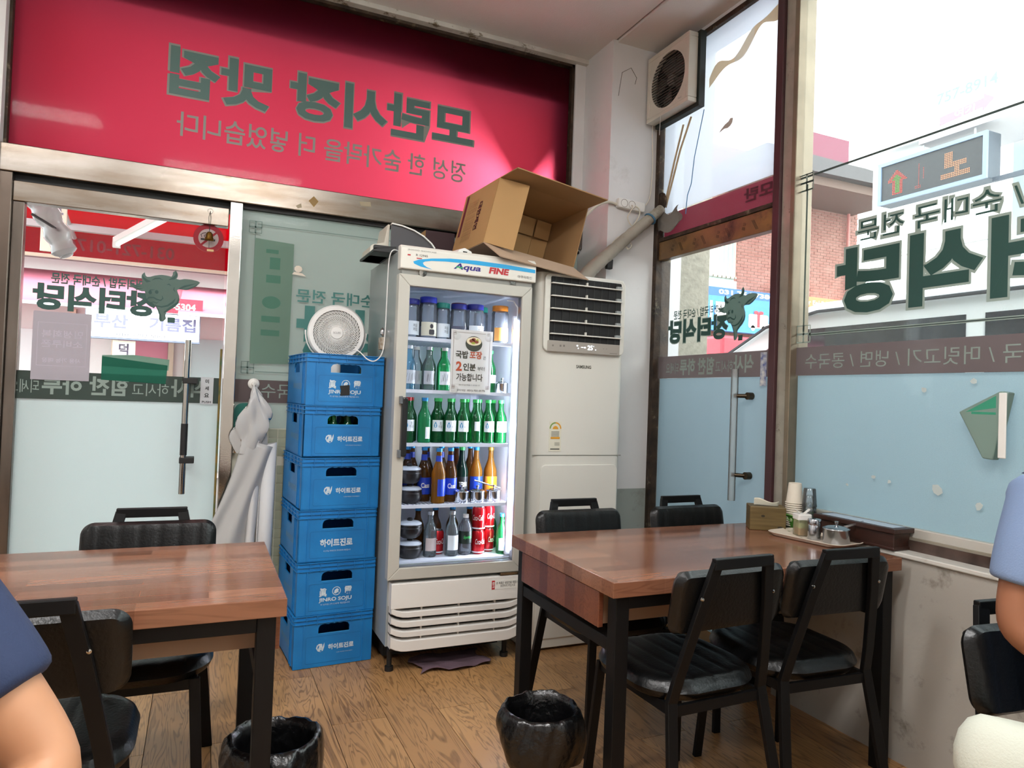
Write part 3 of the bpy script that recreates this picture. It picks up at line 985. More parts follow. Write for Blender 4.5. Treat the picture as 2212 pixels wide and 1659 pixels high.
hp = MB().prism([(3.043, 1.822), (3.10, 1.822), (3.10, 1.932), (3.062, 1.932), (3.043, 1.915)], .788, 1.462, 'x').build('header_panel', mat('header_cream_plastic', '#dedbd2', 0.3), fg, bevel=.006)
yh = 3.0422
flat('header_swoosh', [[(1.455, 1.885), (1.30, 1.893), (1.15, 1.895), (1.02, 1.89), (.93, 1.88), (.87, 1.868), (.845, 1.857), (.85, 1.848), (.88, 1.838), (.92, 1.832), (.935, 1.831), (.91, 1.838), (.895, 1.847), (.89, 1.856), (.90, 1.863), (.93, 1.869), (1.0, 1.874), (1.1, 1.876), (1.25, 1.874), (1.455, 1.868)]], mat('sky_blue_print', '#1f9fd8', 0.35), hp, (0, yh, 0), XA, ZA)
text('header_lettering', 'Aqua', mat('violet_print', '#2f1f7a', 0.4), hp, (1.105, yh, 1.855), XA, ZA, w=.135, h=.036, bold=.03, shear=.2)
text('header_lettering', 'FINE', mat('red_print', '#b5202a', 0.4), hp, (1.265, yh, 1.857), XA, ZA, w=.105, h=.030, bold=.05, shear=.15)
text('header_lettering', '아쿠아파인', M_black, hp, (1.40, yh, 1.843), XA, ZA, w=.075, h=.014)
text('header_lettering', 'JINWOO  SHOWCASE', mat('pale_grey_print', '#8a8a86', 0.5), hp, (.885, yh, 1.908), XA, ZA, w=.135, h=.009)
text('header_lettering', 'R 12945', M_black, hp, (.885, yh, 1.888), XA, ZA, w=.055, h=.010)
flat('header_wave', ribbon([(1.05, 1.852), (1.06, 1.857), (1.07, 1.851), (1.082, 1.857)], .006), mat('green_print', '#2fae66', 0.4), hp, (0, yh - .0006, 0), XA, ZA)
flat('header_mark', [rect(.818, .832, 1.882, 1.888)], mat('red_print', '#b5202a', 0.4), hp, (0, yh - .0006, 0), XA, ZA)
flat('header_mark', [rect(.86, .885, 1.872, 1.876)], mat('red_print', '#b5202a', 0.4), hp, (0, yh - .0006, 0), XA, ZA)
MB().box(.80, 1.447, 3.06, 3.10, 1.80, 1.822).build('header_gap', mat('gap_grey', '#8d8d88', .5), fg)
MB().lathe([(0, 0), (.02, 0), (.018, -.006), (0, -.007)], 18, (.895, 3.056, 1.812), 'y').build('key_lock', M_steel2, fg)
# door
def frame4(x0, x1, z0, z1, w, y0, y1):
    m_ = MB()
    m_.prism([(x0, z0), (x1, z0), (x1 - w, z0 + w), (x0 + w, z0 + w)], y0, y1, 'y')
    m_.prism([(x0, z1), (x0 + w, z1 - w), (x1 - w, z1 - w), (x1, z1)], y0, y1, 'y')
    m_.prism([(x0, z0), (x0 + w, z0 + w), (x0 + w, z1 - w), (x0, z1)], y0, y1, 'y')
    m_.prism([(x1, z0), (x1, z1), (x1 - w, z1 - w), (x1 - w, z0 + w)], y0, y1, 'y')
    return m_
dr = frame4(.786, 1.447, .428, 1.80, .052, 3.05, 3.098).build('door', M_fr_frame, fg, bevel=.003)
MB().box(.834, 1.399, 3.068, 3.073, .476, 1.752).build('door_pane', glass('fridge_glass', (.95, .97, 1.0), .10, .01), dr)
frame4(.834, 1.399, .476, 1.752, .006, 3.060, 3.09).build('gasket', mat('silver_gasket', '#9a9ca2', .3, .7), dr)
hn = MB().prism(rrect(.816, .842, .98, 1.245, .01), 3.018, 3.05, 'y').build('handle', mat('black_handle', '#16181a', .3), dr, bevel=.006)
MB().box(.806, .818, 3.02, 3.05, .975, 1.01).build('handle_end', mat('grey_handle_end', '#5d6266', .35), hn, bevel=.003)
MB().box(.806, .818, 3.02, 3.05, 1.215, 1.25).build('handle_end', MATS['grey_handle_end'], hn, bevel=.003)
MB().box(1.33, 1.36, 3.055, 3.07, 1.804, 1.818).build('hinge', M_steel2, fg)
MB().box(1.33, 1.44, 3.045, 3.10, .415, .428).build('hinge', M_steel2, fg)
# lower grille: curved slats
gp = MB().prism(rrect(.806, 1.442, .30, .412, .004, 2), 3.045, 3.10, 'y').build('lower_panel', M_fr_white, fg, bevel=.004)
MB().box(.812, 1.438, 3.075, 3.10, .104, .30).build('grille_backing', M_dark, fg)
def slat(zc, h):
    def prof(x):
        t = (x - .81) / .63
        e = max(0.0, 1 - t / .12)
        e2 = max(0.0, (t - .88) / .12)
        return .022 * (e ** 2 + e2 ** 2)
    m_ = MB()
    n_ = 24
    for fx, y in ((0, 3.046), (1, 3.09)):
        pass
    xs = [.808 + .634 * i / n_ for i in range(n_ + 1)]
    v = []
    for x in xs:
        d = prof(x)
        v += [(x, 3.046, zc - h / 2 + d), (x, 3.046, zc + h / 2 + d), (x, 3.09, zc + h / 2 + d + .006), (x, 3.09, zc - h / 2 + d)]
    f = []
    for i in range(n_):
        for q in range(4):
            f.append((i * 4 + q, (i + 1) * 4 + q, (i + 1) * 4 + (q + 1) % 4, i * 4 + (q + 1) % 4))
    f += [(3, 2, 1, 0), tuple(n_ * 4 + q for q in range(4))]
    return m_.add(v, f)
for zc, h in ((.270, .025), (.226, .025), (.182, .025)):
    slat(zc, h).build('slat', M_fr_white, fg, bevel=.002)
slat(.130, .048).build('slat', M_fr_white, fg, bevel=.003)
for x in (.95, 1.13, 1.31):
    MB().box(x, x + .006, 3.06, 3.075, .12, .30).build('slat_support', M_fr_white, fg)
wl = MB().box(1.285, 1.442, 3.0438, 3.0448, .352, .395).build('warning_sticker', mat('sticker_white_paper', '#e3e1da', .5), fg)
flat('sticker_red_panel', [rect(1.287, 1.303, .353, .394)], mat('red_print', '#b5202a', .4), wl, (0, 3.0433, 0), XA, ZA)
text('sticker_print', '경\n고', M_white, wl, (1.295, 3.0428, .374), XA, ZA, h=.028, bold=.02)
text('sticker_print', '본 제품은 냉장전용 제품으로\n보관하지 마십시오', M_black, wl, (1.37, 3.0430, .374), XA, ZA, w=.12, h=.026)
for x in (.83, 1.40):
    for y in (3.13, 3.66):
        MB().lathe([(.02, 0), (.02, .02), (.012, .02), (.012, .12)], 12, (x, y, 0)).build('foot', M_black, fg)
MB().box(.83, 1.42, 3.26, 3.68, .02, .12).build('under_fridge_shade', M_dark, fg)  # black block added to stand in for the shadow under the fridge
# shelves
for z in (1.522, 1.279, 1.031, .745):
    s_ = MB()
    s_.box(.845, 1.37 + .035, 3.125, 3.135, z - .012, z + .004)
    for i in range(29):
        x = .85 + i * .0195
        s_.box(x, x + .004, 3.135, 3.645, z - .003, z + .001)
    s_.box(.845, 1.405, 3.64, 3.65, z - .006, z + .004)
    tag(s_.build('shelf', mat('white_wire_shelf', '#e6e8f0', .35), fg), kind='stuff')
# lamp in the fridge: a strip of light along the hinge side
MB().box(1.378, 1.412, 3.105, 3.125, .50, 1.66).build('lamp_housing', M_liner, fg)
MB().box(1.386, 1.404, 3.100, 3.105, .52, 1.64).build('lamp_strip', emitter('led_strip_white', (.86, .91, 1.0), 18.0), fg)
MB().tube([(1.395, 3.10, 1.64), (1.395, 3.10, 1.70), (1.38, 3.12, 1.735), (1.36, 3.15, 1.74)], .003, 6).build('lamp_cord', M_white, fg)
lamp = bpy.data.lights.new('fridge_lamp', 'AREA')
lamp.shape = 'RECTANGLE'
lamp.size = .02
lamp.size_y = 1.1
lamp.energy = 8.0
lamp.color = (.88, .92, 1.0)
lo = bpy.data.objects.new('fridge_lamp', lamp)
C.objects.link(lo)
lo.parent = fg
lo.location = (1.383, 3.135, 1.08)
lo.rotation_euler = (R(90), 0, R(62))
localize(fg)

# poster hung on the fridge door
po = thing('door_poster', 'white takeaway notice with a stew bowl picture on the fridge glass', 'poster', (1.142, 3.045, 1.42))
pa = MB().add([(-.103, 0, .148), (.105, 0, .148), (.101, 0, -.148), (-.101, 0, -.145)], [(0, 3, 2, 1)]).build('sheet', film('poster_paper', '#dcdcdc', '#e6e8ee', .25, gloss=.06), po)
P0 = (0, -.0012, 0)
flat('bowl_print', [disc(.01, .085, .042, .036), ], mat('bowl_print_dark', '#34382f', .5), po, P0, XA, ZA)
flat('soup_print', [disc(.01, .097, .037, .020)], mat('soup_print_cream', '#d8cdb0', .5), po, (0, -.0018, 0), XA, ZA)
flat('meat_print', [disc(.0, .098, .014, .009), disc(.022, .095, .011, .008), disc(.008, .106, .010, .006)], mat('meat_print_brown', '#7a3b22', .5), po, (0, -.0024, 0), XA, ZA)
flat('herb_print', [disc(.006, .088, .010, .005), disc(.026, .104, .006, .004)], mat('herb_print_yellow', '#9aa53a', .5), po, (0, -.0030, 0), XA, ZA)
M_inkb = mat('dark_brown_ink', '#2f2a1e', .5)
M_inkr = mat('rust_ink', '#a5482a', .5)
text('poster_print', '국밥', M_inkb, po, (-.047, -.0012, .032), XA, ZA, w=.062, h=.036, bold=.03)
text('poster_print', '포장', M_inkr, po, (.022, -.0012, .033), XA, ZA, w=.062, h=.036, bold=.03)
text('poster_print', '은', M_inkb, po, (.066, -.0012, .022), XA, ZA, h=.016)
text('poster_print', '2', M_inkr, po, (-.06, -.0012, -.022), XA, ZA, h=.044, bold=.04)
text('poster_print', '인분', M_inkb, po, (-.008, -.0012, -.024), XA, ZA, w=.062, h=.034, bold=.03)
text('poster_print', '부터', M_inkb, po, (.05, -.0012, -.03), XA, ZA, w=.036, h=.02)
text('poster_print', '가능합니다', M_inkb, po, (-.006, -.0012, -.072), XA, ZA, w=.13, h=.036, bold=.02)
text('poster_print', '정성 한 숟가락을 더 넣었습니다', M_inkb, po, (-.005, -.0012, -.108), XA, ZA, w=.105, h=.007)
text('poster_print', '장터식당', M_inkb, po, (-.045, -.0012, -.133), XA, ZA, w=.042, h=.01)
text('poster_print', '031) 721-0176', M_inkb, po, (.03, -.0012, -.134), XA, ZA, w=.088, h=.011, bold=.01)
flat('poster_border', ribbon([(-.09, -.115), (-.09, .125)], .0012) + ribbon([(.09, -.115), (.09, .125)], .0012) + ribbon([(-.07, .135), (.07, .135)], .0012) + fret(-.085, .132, .014) + fret(.085, .132, .014) + fret(-.085, -.118, .014) + fret(.085, -.118, .014), mat('brown_border_ink', '#6a4a3a', .5), po, P0, XA, ZA)
for x, z in ((-.075, .118), (.083, .118), (-.078, -.13)):
    MB().lathe([(0, -.004), (.008, -.003), (.019, 0.0)], 18, (x, -.001, z), 'y').build('suction_cup', glass('clear_suction', (.95, .95, .95), .3, .05, body=(.9, .9, .9), bodyfac=.15), po)

# ---------------------------------------------------------------- drinks
G_green = glass('green_bottle_glass', (.20, .62, .30), .28, .04, body=(.02, .24, .07), bodyfac=.32)
G_lgreen = glass('light_green_bottle_glass', (.30, .8, .5), .25, .04, body=(.05, .5, .2), bodyfac=.5)
G_clear = glass('clear_bottle_glass', (.86, .92, .93), .3, .04, body=(.6, .7, .75), bodyfac=.2)
G_blue = glass('light_blue_bottle_glass', (.6, .85, .95), .3, .04, body=(.2, .55, .8), bodyfac=.3)
G_brown = glass('brown_bottle_glass', (.45, .22, .06), .25, .04, body=(.16, .07, .02), bodyfac=.5)
G_amber = glass('amber_bottle_glass', (.8, .45, .12), .25, .04, body=(.5, .22, .03), bodyfac=.45)
G_black = glass('dark_green_bottle_glass', (.08, .16, .12), .25, .04, body=(.01, .04, .03), bodyfac=.7)
G_pet = glass('clear_plastic', (.88, .92, .95), .35, .06, body=(.65, .7, .8), bodyfac=.22)
M_label = mat('white_label_paper', '#e0e4e6', .5)
M_dropb = mat('blue_drop_print', '#1d88b8', .4)
M_ink = mat('black_ink', '#181818', .5)

def ring_part(par, name, m_, r, z0, z1, a0=None, a1=None, n=20):
    mb = MB()
    if a0 is None:
        mb.lathe([(r, z0), (r, z1)], n)
    else:
        mb.lathe([(r, z0), (r, z1)], n, a0=R(a0 - 90), a1=R(a1 - 90))
    return mb.build(name, m_, par)

SOJU = [(0, .004), (.028, 0), (.0315, .004), (.0315, .115), (.029, .130), (.022, .148), (.0155, .162), (.0135, .175), (.0132, .195), (.0145, .200), (.0132, .205)]
BEER = [(0, .004), (.030, 0), (.0335, .004), (.0335, .135), (.031, .152), (.022, .178), (.0155, .198), (.0132, .22), (.0125, .243), (.0142, .247), (.0128, .252)]
def bottle(name, label, loc, gl, cap, prof=SOJU, rz=0, group='drinks in the fridge', lab=None, sc_=1.0, neck=None, foil=None):
    t = thing(name, label, 'bottle', loc, rz, group)
    b = MB().lathe(prof, 20).build('glass_body', gl, t)
    zt = prof[-1][1]
    MB().lathe([(prof[-1][0] + .002, zt - .008), (prof[-1][0] + .002, zt + .008), (0, zt + .008)], 16).build('cap', cap, t)
    if lab:
        m_, z0, z1, a0, a1 = lab[:5]
        ring_part(t, 'label', m_, max(p[0] for p in prof) + .0006, z0, z1, a0, a1)
    if neck:
        r_ = .0165
        MB().lathe([(.0158, .196), (.0146, .225)], 16).build('neck_label', neck, t)
    t.scale = (sc_, sc_, sc_)
    return t
def soju_print(t, drop=True, ang=0.0):
    r_ = .0325
    text('label_print', '참\n이슬', M_ink, t, (0, 0, .085), XA, ZA, w=.022, h=.03, wrap=r_, shift=ang + .35, bold=.0)
    mb = MB()
    pts = [(.0, .018), (.006, .006), (.008, -.002), (.006, -.009), (0, -.012), (-.006, -.009), (-.008, -.002), (-.006, .006)]
    v = [(r_ * math.sin(a / r_ + ang - .45), -r_ * math.cos(a / r_ + ang - .45), .083 + b) for a, b in pts]
    mb.add(v, [tuple(range(8))]).build('label_drop', M_dropb, t)

CAPG = mat('green_cap', '#3fae5a', .35, .4)
CAPR = mat('red_cap', '#a8262a', .35, .4)
CAPB = mat('blue_cap', '#2f8fd0', .35, .4)
CAPW = mat('silver_cap', '#b5b9be', .3, .8)
Z1, Z2, Z3, Z4, Z5 = 1.5235, 1.2805, 1.0325, .7465, .4915
g3 = 'green soju bottles on the third fridge shelf'
spec = [(.893, 3.20, CAPR, 'red-capped green soju bottle at the far left of the soju shelf', 1), (.974, 3.20, CAPB, 'bright green bottle with blue cap on the soju shelf', 2),
        (1.040, 3.215, CAPG, 'green soju bottle just right of the blue-capped one', 1), (1.102, 3.20, CAPG, 'green soju bottle with drop label third from left on its shelf', 1), (1.166, 3.20, CAPG, 'green soju bottle with drop label in the middle of the soju shelf', 1),
        (1.233, 3.20, CAPG, 'green soju bottle turned backwards with barcode label', 3), (1.300, 3.20, CAPG, 'green soju bottle with drop label second from the light strip', 1), (1.368, 3.20, CAPG, 'green soju bottle next to the fridge light strip', 1)]
for i, (x, y, cp, lb, k) in enumerate(spec):
    t = bottle('soju_bottle', lb, (x, y, Z3), G_lgreen if k == 2 else G_green, cp, group=g3, lab=(M_label, .055, .108, -55, 60) if k == 1 else (M_label, .02, .075, -5, 40) if k == 2 else (M_label, .06, .105, -25, 25))
    if k == 1:
        soju_print(t)
for i in range(7):
    bottle('soju_bottle', 'plain green soju bottle, ' + ORD[i] + ' in the back row of the soju shelf', (.93 + i * .072, 3.29 + .01 * (i % 2), Z3), G_green, CAPR if i == 0 else CAPG, group='back row of green soju bottles')
# clear liquors on the second shelf
g2 = 'clear liquor bottles on the second fridge shelf'
for x, y, gl, lb, cp in ((.886, 3.19, G_blue, 'pale blue liquor bottle at the left edge of the second shelf', CAPW), (.938, 3.25, G_clear, 'clear liquor bottle with white cap behind the pale blue one', M_white),
                         (.985, 3.20, G_clear, 'clear liquor bottle with grey floral label', CAPW), (1.064, 3.20, G_lgreen, 'pale green liquor bottle with white floral label beside the poster', M_white)):
    t = bottle('liquor_bottle', lb, (x, y, Z2), gl, cp, group=g2, lab=(M_label if x > 1 else mat('pale_grey_label', '#b9bcc0', .5), .03, .095, -60, 60), sc_=.98)
    flat_pts = []
    mb = MB()
    for q in range(6):
        a0 = random.uniform(-.9, .9)
        pts = [(.0327 * math.sin(a0 + .05 * s), -.0327 * math.cos(a0 + .05 * s), .045 + .012 * s + .004 * math.sin(s * 2 + q)) for s in range(4)]
        mb.tube(pts, .0005, 4)
    tag(mb.build('branch_print', M_ink, t), kind='stuff')
for i in range(4):
    bottle('liquor_bottle', 'green bottle, ' + ORD[i] + ' in the back row of the liquor shelf', (1.02 + i * .07, 3.30, Z2), G_green, CAPG, group='back row of the liquor shelf')
bottle('liquor_bottle', 'green bottle with pale label right of the poster', (1.325, 3.26, Z2), G_green, CAPG, group=g2, lab=(M_label, .05, .09, -50, 50))
# plastic jars on the top shelf
def jar(label, x, y, lid, h=.185, r=.041, lab=None, tea=None):
    t = thing('drink_jar', label, 'jar', (x, y, Z1), 0, 'plastic jars on the top fridge shelf')
    MB().lathe([(0, .003), (r * .95, 0), (r, .006), (r, .05), (r * .985, .053), (r, .056), (r, h * .62), (r * .97, h * .7), (r, h * .74), (r, h * .80), (r * .9, h * .85), (r * .88, h * .88)], 24).build('jar_body', G_pet, t)
    MB().lathe([(r * .94, h * .86), (r * .96, h * .88), (r * .96, h * .985), (r * .92, h), (0, h)], 24).build('lid', lid, t)
    if lab:
        ring_part(t, 'label', lab, r + .0006, .015, .08, -60, 60)
        if lab is M_label:
            text('label_print', '처음\n처럼', M_ink, t, (0, 0, .05), XA, ZA, w=.022, h=.034, wrap=r + .0012, shift=.3)
    if tea:
        MB().lathe([(0, .005), (r * .9, .006), (r * .9, h * tea[1]), (0, h * tea[1])], 20).build('contents', tea[0], t)
    return t
LB = mat('blue_lid', '#2a37b8', .35)
LN = mat('navy_lid', '#2b2f8f', .35)
LT = mat('teal_lid', '#2fa08e', .35)
LO = mat('orange_lid', '#e08a2e', .35)
LR = mat('dark_red_lid', '#7a3430', .35)
M_tea = mat('pale_blue_contents', '#6f7fae', .4)
M_photo = mat('cream_photo_label', '#d8d2bc', .5)
jar('dark blue lidded jar cut off by the left door frame', .888, 3.20, LN, lab=M_label)
t = jar('blue lidded jar with a portrait label on the top shelf', .972, 3.20, LB, h=.20, r=.043, lab=M_photo, tea=(mat('cloudy_water', '#9aa3b8', .4), .3))
flat('portrait_print', [disc(.006, .06, .008, .011), rrect(-.006, .02, .02, .045, .006)], mat('portrait_grey', '#3a3436', .5), t, (0, -.0455, 0), XA, ZA)
jar('teal lidded jar on the top fridge shelf', 1.048, 3.21, LT, h=.18, r=.036, lab=M_label)
jar('navy lidded jar half hidden behind the poster', 1.128, 3.20, LN, h=.18, r=.042, tea=(mat('dark_contents', '#3a3560', .4), .4))
jar('navy lidded jar above the poster with white label', 1.212, 3.20, LN, h=.185, r=.043, lab=M_label)
jar('dark red lidded jar behind the navy ones', 1.165, 3.31, LR, h=.20, r=.04)
jar('pale teal lidded jar in the back of the top shelf', 1.285, 3.31, LT, h=.19, r=.036)
jar('orange lidded jar with orange label on the top shelf', 1.345, 3.20, LO, h=.19, r=.042, lab=mat('orange_label', '#e0a050', .5))
# beers on the fourth shelf
g4 = 'beer bottles on the fourth fridge shelf'
M_bluel = mat('blue_beer_label', '#1d3fb0', .35)
M_orl = mat('orange_beer_label', '#e08818', .4)
M_terra = mat('black_beer_label', '#14181a', .4)
def beer(label, x, y, gl, lab, print_=None, ink=M_white, cap=CAPB, rz=0, foil=True):
    t = bottle('beer_bottle', label, (x, y, Z4), gl, cap, BEER, rz, g4, (lab, .035, .115, -75, 75), neck=lab if foil else None)
    if print_:
        text('label_print', print_, ink, t, (0, 0, .078), XA, ZA, w=.044, h=.024, wrap=.0348, bold=.03)
    return t
beer('brown beer bottle behind the black bowls', .930, 3.31, G_brown, M_bluel)
beer('blue labelled beer bottle just right of the black bowls', 1.000, 3.26, G_brown, M_bluel, 'Cass')
beer('beer bottle turned to its blue back label', 1.050, 3.185, G_amber, M_bluel, None, rz=.9)
beer('beer bottle with large Cass lettering facing out', 1.122, 3.225, G_brown, M_bluel, 'Cass')
beer('dark green beer bottle with black Terra label', 1.198, 3.275, G_black, M_terra, 'TERRA', foil=False, cap=CAPG)
beer('brown beer bottle with blue square label behind the steel pots', 1.275, 3.275, G_amber, M_bluel, None, foil=False)
beer('brown beer bottle with orange label near the light strip', 1.352, 3.27, G_amber, M_orl, None, foil=False, cap=mat('gold_cap', '#b08a3a', .35, .7))
for i in range(6):
    bottle('beer_bottle', 'brown beer bottle, ' + ORD[i] + ' in the back row of the beer shelf', (.90 + i * .078, 3.40, Z4), G_brown, CAPB, BEER, 0, 'back row of beer bottles', neck=M_bluel if i < 4 else None)
# bowls and steel pots
M_stone = mat('black_stone_bowl', '#1a191b', .35, var=.2, vscale=30)
M_lidw = mat('white_bowl_lid', '#c5ccd6', .3)
def bowl(label, x, y, z, group):
    t = thing('stone_bowl', label, 'bowl', (x, y, z), 0, group)
    MB().lathe([(0, .004), (.035, 0), (.05, .012), (.058, .03), (.060, .048), (.057, .052), (.058, .062), (.056, .064), (.050, .058), (.04, .02), (0, .012)], 28).build('pot', M_stone, t)
    MB().lathe([(.056, .064), (.057, .068), (.045, .076), (0, .080)], 28).build('lid', M_lidw, t)
    MB().lathe([(.012, .079), (.014, .086), (.009, .092), (0, .093)], 14).build('knob', M_black, t)
    return t
gb = 'lidded black bowls in the fridge'
bowl('lower lidded black bowl on the beer shelf', .918, 3.21, Z4, gb)
bowl('upper lidded black bowl on the beer shelf', .912, 3.21, Z4 + .094, gb)
bowl('lower lidded black bowl on the fridge floor', .925, 3.20, Z5, gb)
bowl('upper lidded black bowl on the fridge floor', .922, 3.20, Z5 + .094, gb)
M_inox = mat('stainless_cookware', '#b9bbbf', .18, 1.0)
def steel_pot(label, x, y, z, r=.036, h=.05, spoon=None, group=None, name='steel_pot'):
    t = thing(name, label, 'pot', (x, y, z), 0, group)
    MB().lathe([(0, .001), (r * .97, 0), (r, .004), (r, h), (r * 1.03, h + .002), (r * .96, h), (r * .95, .006), (0, .005)], 28).build('pot_body', M_inox, t)
    MB().lathe([(r * 1.04, h + .002), (r * 1.02, h + .005), (r * .6, h + .013), (0, h + .016)], 28).build('lid', M_inox, t)
    MB().lathe([(.004, h + .015), (.004, h + .02), (.008, h + .024), (.008, h + .03), (0, h + .032)], 14).build('lid_knob', M_inox, t)
    if spoon:
        MB().tube([(r * .6, 0, h + .006), (r * 1.0, spoon[1] * .3, h + .012), (r * 1.0 + spoon[0], spoon[1], h + spoon[2])], [.003, .003, .004], 6, flat=(.008, .002)).build('spoon', M_inox, t)
    return t
gp_ = 'small steel pots in the fridge'
steel_pot('steel sauce pot behind the other two', 1.17, 3.185, Z4, group=gp_, spoon=None)
steel_pot('steel sauce pot in the centre of the beer shelf', 1.25, 3.18, Z4, group=gp_)
steel_pot('steel sauce pot with a spoon beside the light strip', 1.34, 3.185, Z4, group=gp_, spoon=(-.13, .03, .05))
steel_pot('small pale pot right of the poster on the liquor shelf', 1.36, 3.18, Z2, .03, .045, group=gp_)
# bottom shelf
g5 = 'drinks on the fridge floor'
bottle('liquor_bottle', 'clear liquor bottle with pinkish label beside the bowls', (1.024, 3.20, Z5), G_clear, CAPW, group=g5, lab=(mat('pink_grey_label', '#c9b9b4', .5), .03, .09, -55, 55))
bottle('liquor_bottle', 'clear liquor bottle with upright white label on the fridge floor', (1.130, 3.19, Z5), G_clear, CAPW, group=g5, lab=(M_label, .03, .10, -55, 55))
PETP = [(0, .006), (.02, 0), (.03, .006), (.033, .02), (.031, .05), (.033, .08), (.033, .12), (.028, .145), (.016, .168), (.012, .178), (.012, .185)]
t = bottle('soda_bottle', 'clear plastic lime soda bottle with green and black label', (1.203, 3.20, Z5), G_pet, M_white, PETP, group=g5, lab=(mat('black_soda_label', '#16231b', .4), .055, .115, -80, 80))
text('label_print', 'Sprite', CAPG, t, (0, 0, .085), XA, ZA, w=.04, h=.02, wrap=.0345, bold=.03, shear=.2)
def can(label, x, y, z, rz=0, lettering='Coca-Cola'):
    t = thing('soda_can', label, 'can', (x, y, z), rz, 'red cola cans on the fridge floor')
    MB().lathe([(0, .004), (.022, .002), (.026, 0), (.0325, .012), (.0325, .100), (.027, .112)], 24).build('can_body', mat('cola_red', '#b3121b', .25, .5), t)
    MB().lathe([(.027, .112), (.0275, .115), (.025, .1145), (.024, .110), (0, .110)], 24).build('can_top', M_inox, t)
    MB().lathe([(.0328, .008), (.0328, .014)], 24).build('bottom_band', M_label, t)
    text('can_print', lettering, M_white, t, (0, 0, .062), XA, ZA, w=.056, h=.026, wrap=.0331, bold=.0, shear=.25)
    return t
can('lower front red cola can with large script', 1.270, 3.20, Z5, .1)
can('upper front red cola can stacked on the first', 1.270, 3.20, Z5 + .1155, -.5)
can('lower red cola can beside the green bottles', 1.337, 3.24, Z5, .6)
can('upper red cola can beside the light strip', 1.337, 3.24, Z5 + .1155, .35)
can('red cola can half hidden behind the label bottle', 1.076, 3.25, Z5, .3)
t = bottle('liquor_bottle', 'green bottle with blue character label in the fridge corner', (1.384, 3.168, Z5), G_green, CAPB, group=g5, lab=(M_label, .02, .085, -55, 55), sc_=.92)
text('label_print', '淸', M_dropb, t, (0, 0, .052), XA, ZA, w=.03, h=.038, wrap=.0327, bold=.03)
bottle('liquor_bottle', 'green bottle tucked behind the blue character bottle', (1.382, 3.315, Z5), G_green, CAPG, group=g5)
for i in range(4):
    bottle('beer_bottle', 'brown drink bottle, ' + ORD[i] + ' in the dark back of the fridge floor', (1.0 + i * .09, 3.33, Z5), G_brown, CAPB, SOJU, 0, 'back row on the fridge floor')
# purple rag on the floor under the fridge
rg = MB()
def ragf(a, b):
    x, y = -.17 + .34 * a, -.10 + .20 * b
    return (x + .02 * math.sin(b * 7), y + .015 * math.sin(a * 9), .004 + .012 * abs(math.sin(a * 8 + b * 3)) * (1 - b * .5) + .006 * math.sin(b * 9 + a * 4) ** 2)
rg.grid(ragf, 28, 14)
tag(rg.build('floor_rag', mat('dull_purple_cloth', '#5c4852', .9, bump=.2, bscale=120), None, loc=(1.12, 3.13, 0.001), solid=.003), 'crumpled dull purple rag lying under the fridge', 'cloth')

# ================================================================ TOWER AIR CONDITIONER
M_ac = mat('air_conditioner_white', '#dedcd3', .3, var=.03, vscale=2)
ac = thing('tower_air_conditioner', 'tall white standing air conditioner between fridge and column', 'air conditioner', (1.77, 3.25, 0))
MB().prism(rrect(1.512, 2.032, 3.125, 3.398, .035), .012, 1.90, 'z', True).build('body', M_ac, ac, bevel=.004)
MB().prism(rrect(1.545, 2.02, 1.50, 1.893, .03), 3.108, 3.126, 'y').build('grille_frame', M_ac, ac, bevel=.005)
MB().prism(rrect(1.576, 1.992, 1.553, 1.878, .008), 3.1065, 3.1085, 'y').build('air_outlet', M_dark, ac)
for i in range(9):
    x = 1.60 + i * .045
    MB().box(x, x + .003, 3.1045, 3.1065, 1.556, 1.875).build('vertical_vane', mat('dark_grey_vane', '#2c2c2c', .5), ac)
for i in range(5):
    z = 1.843 - i * .0635
    lv = MB().box(1.577, 1.990, 3.088, 3.106, z - .003, z + .003).build('louver', M_ac, ac, bevel=.001)
    MB().box(1.775, 1.781, 3.09, 3.104, z + .002, z + .018).build('louver_pin', M_ac, lv)
    MB().box(1.957, 1.985, 3.09, 3.1055, z + .002, z + .016).build('louver_bracket', MATS['fridge_side_grey'], lv)
dp = MB().prism(rrect(1.567, 1.990, 1.500, 1.556, .006), 3.1040, 3.1085, 'y').build('display_panel', mat('display_warm_grey', '#a39c93', .3), ac, bevel=.002)
text('display_digits', '25', emitter('display_white', (.85, .93, 1), 2.2), dp, (1.812, 3.1035, 1.531), XA, ZA, h=.024, bold=.02)
text('display_icons', 'c', MATS['display_white'], dp, (1.833, 3.1035, 1.539), XA, ZA, h=.006)
flat('display_icons', [rect(1.733, 1.741, 1.534, 1.541), rect(1.74, 1.745, 1.522, 1.527), rect(1.758, 1.772, 1.529, 1.532), disc(1.781, 1.53, .006, .004, 8), rect(1.842, 1.848, 1.520, 1.524)], MATS['display_white'], dp, (0, 3.1035, 0), XA, ZA)
flat('touch_keys', [disc(1.597, 1.53, .005, .005, 10), rect(1.635, 1.645, 1.526, 1.536), rect(1.655, 1.665, 1.527, 1.537), rect(1.888, 1.896, 1.53, 1.532), rect(1.906, 1.914, 1.53, 1.532), rect(1.93, 1.975, 1.508, 1.511)], mat('grey_key_print', '#7a746c', .5), dp, (0, 3.1035, 0), XA, ZA)
text('maker_lettering', 'SAMSUNG', mat('dark_maker_print', '#4a4a40', .4), ac, (1.79, 3.1242, 1.432), XA, ZA, w=.088, h=.017, bold=.03)
MB().box(1.513, 2.031, 3.1238, 3.126, .976, .980).build('panel_seam', mat('seam_grey', '#77776e', .6), ac)
MB().prism(rrect(1.56, 2.01, .06, .93, .03), 3.119, 3.126, 'y').build('lower_panel', M_ac, ac, bevel=.003)
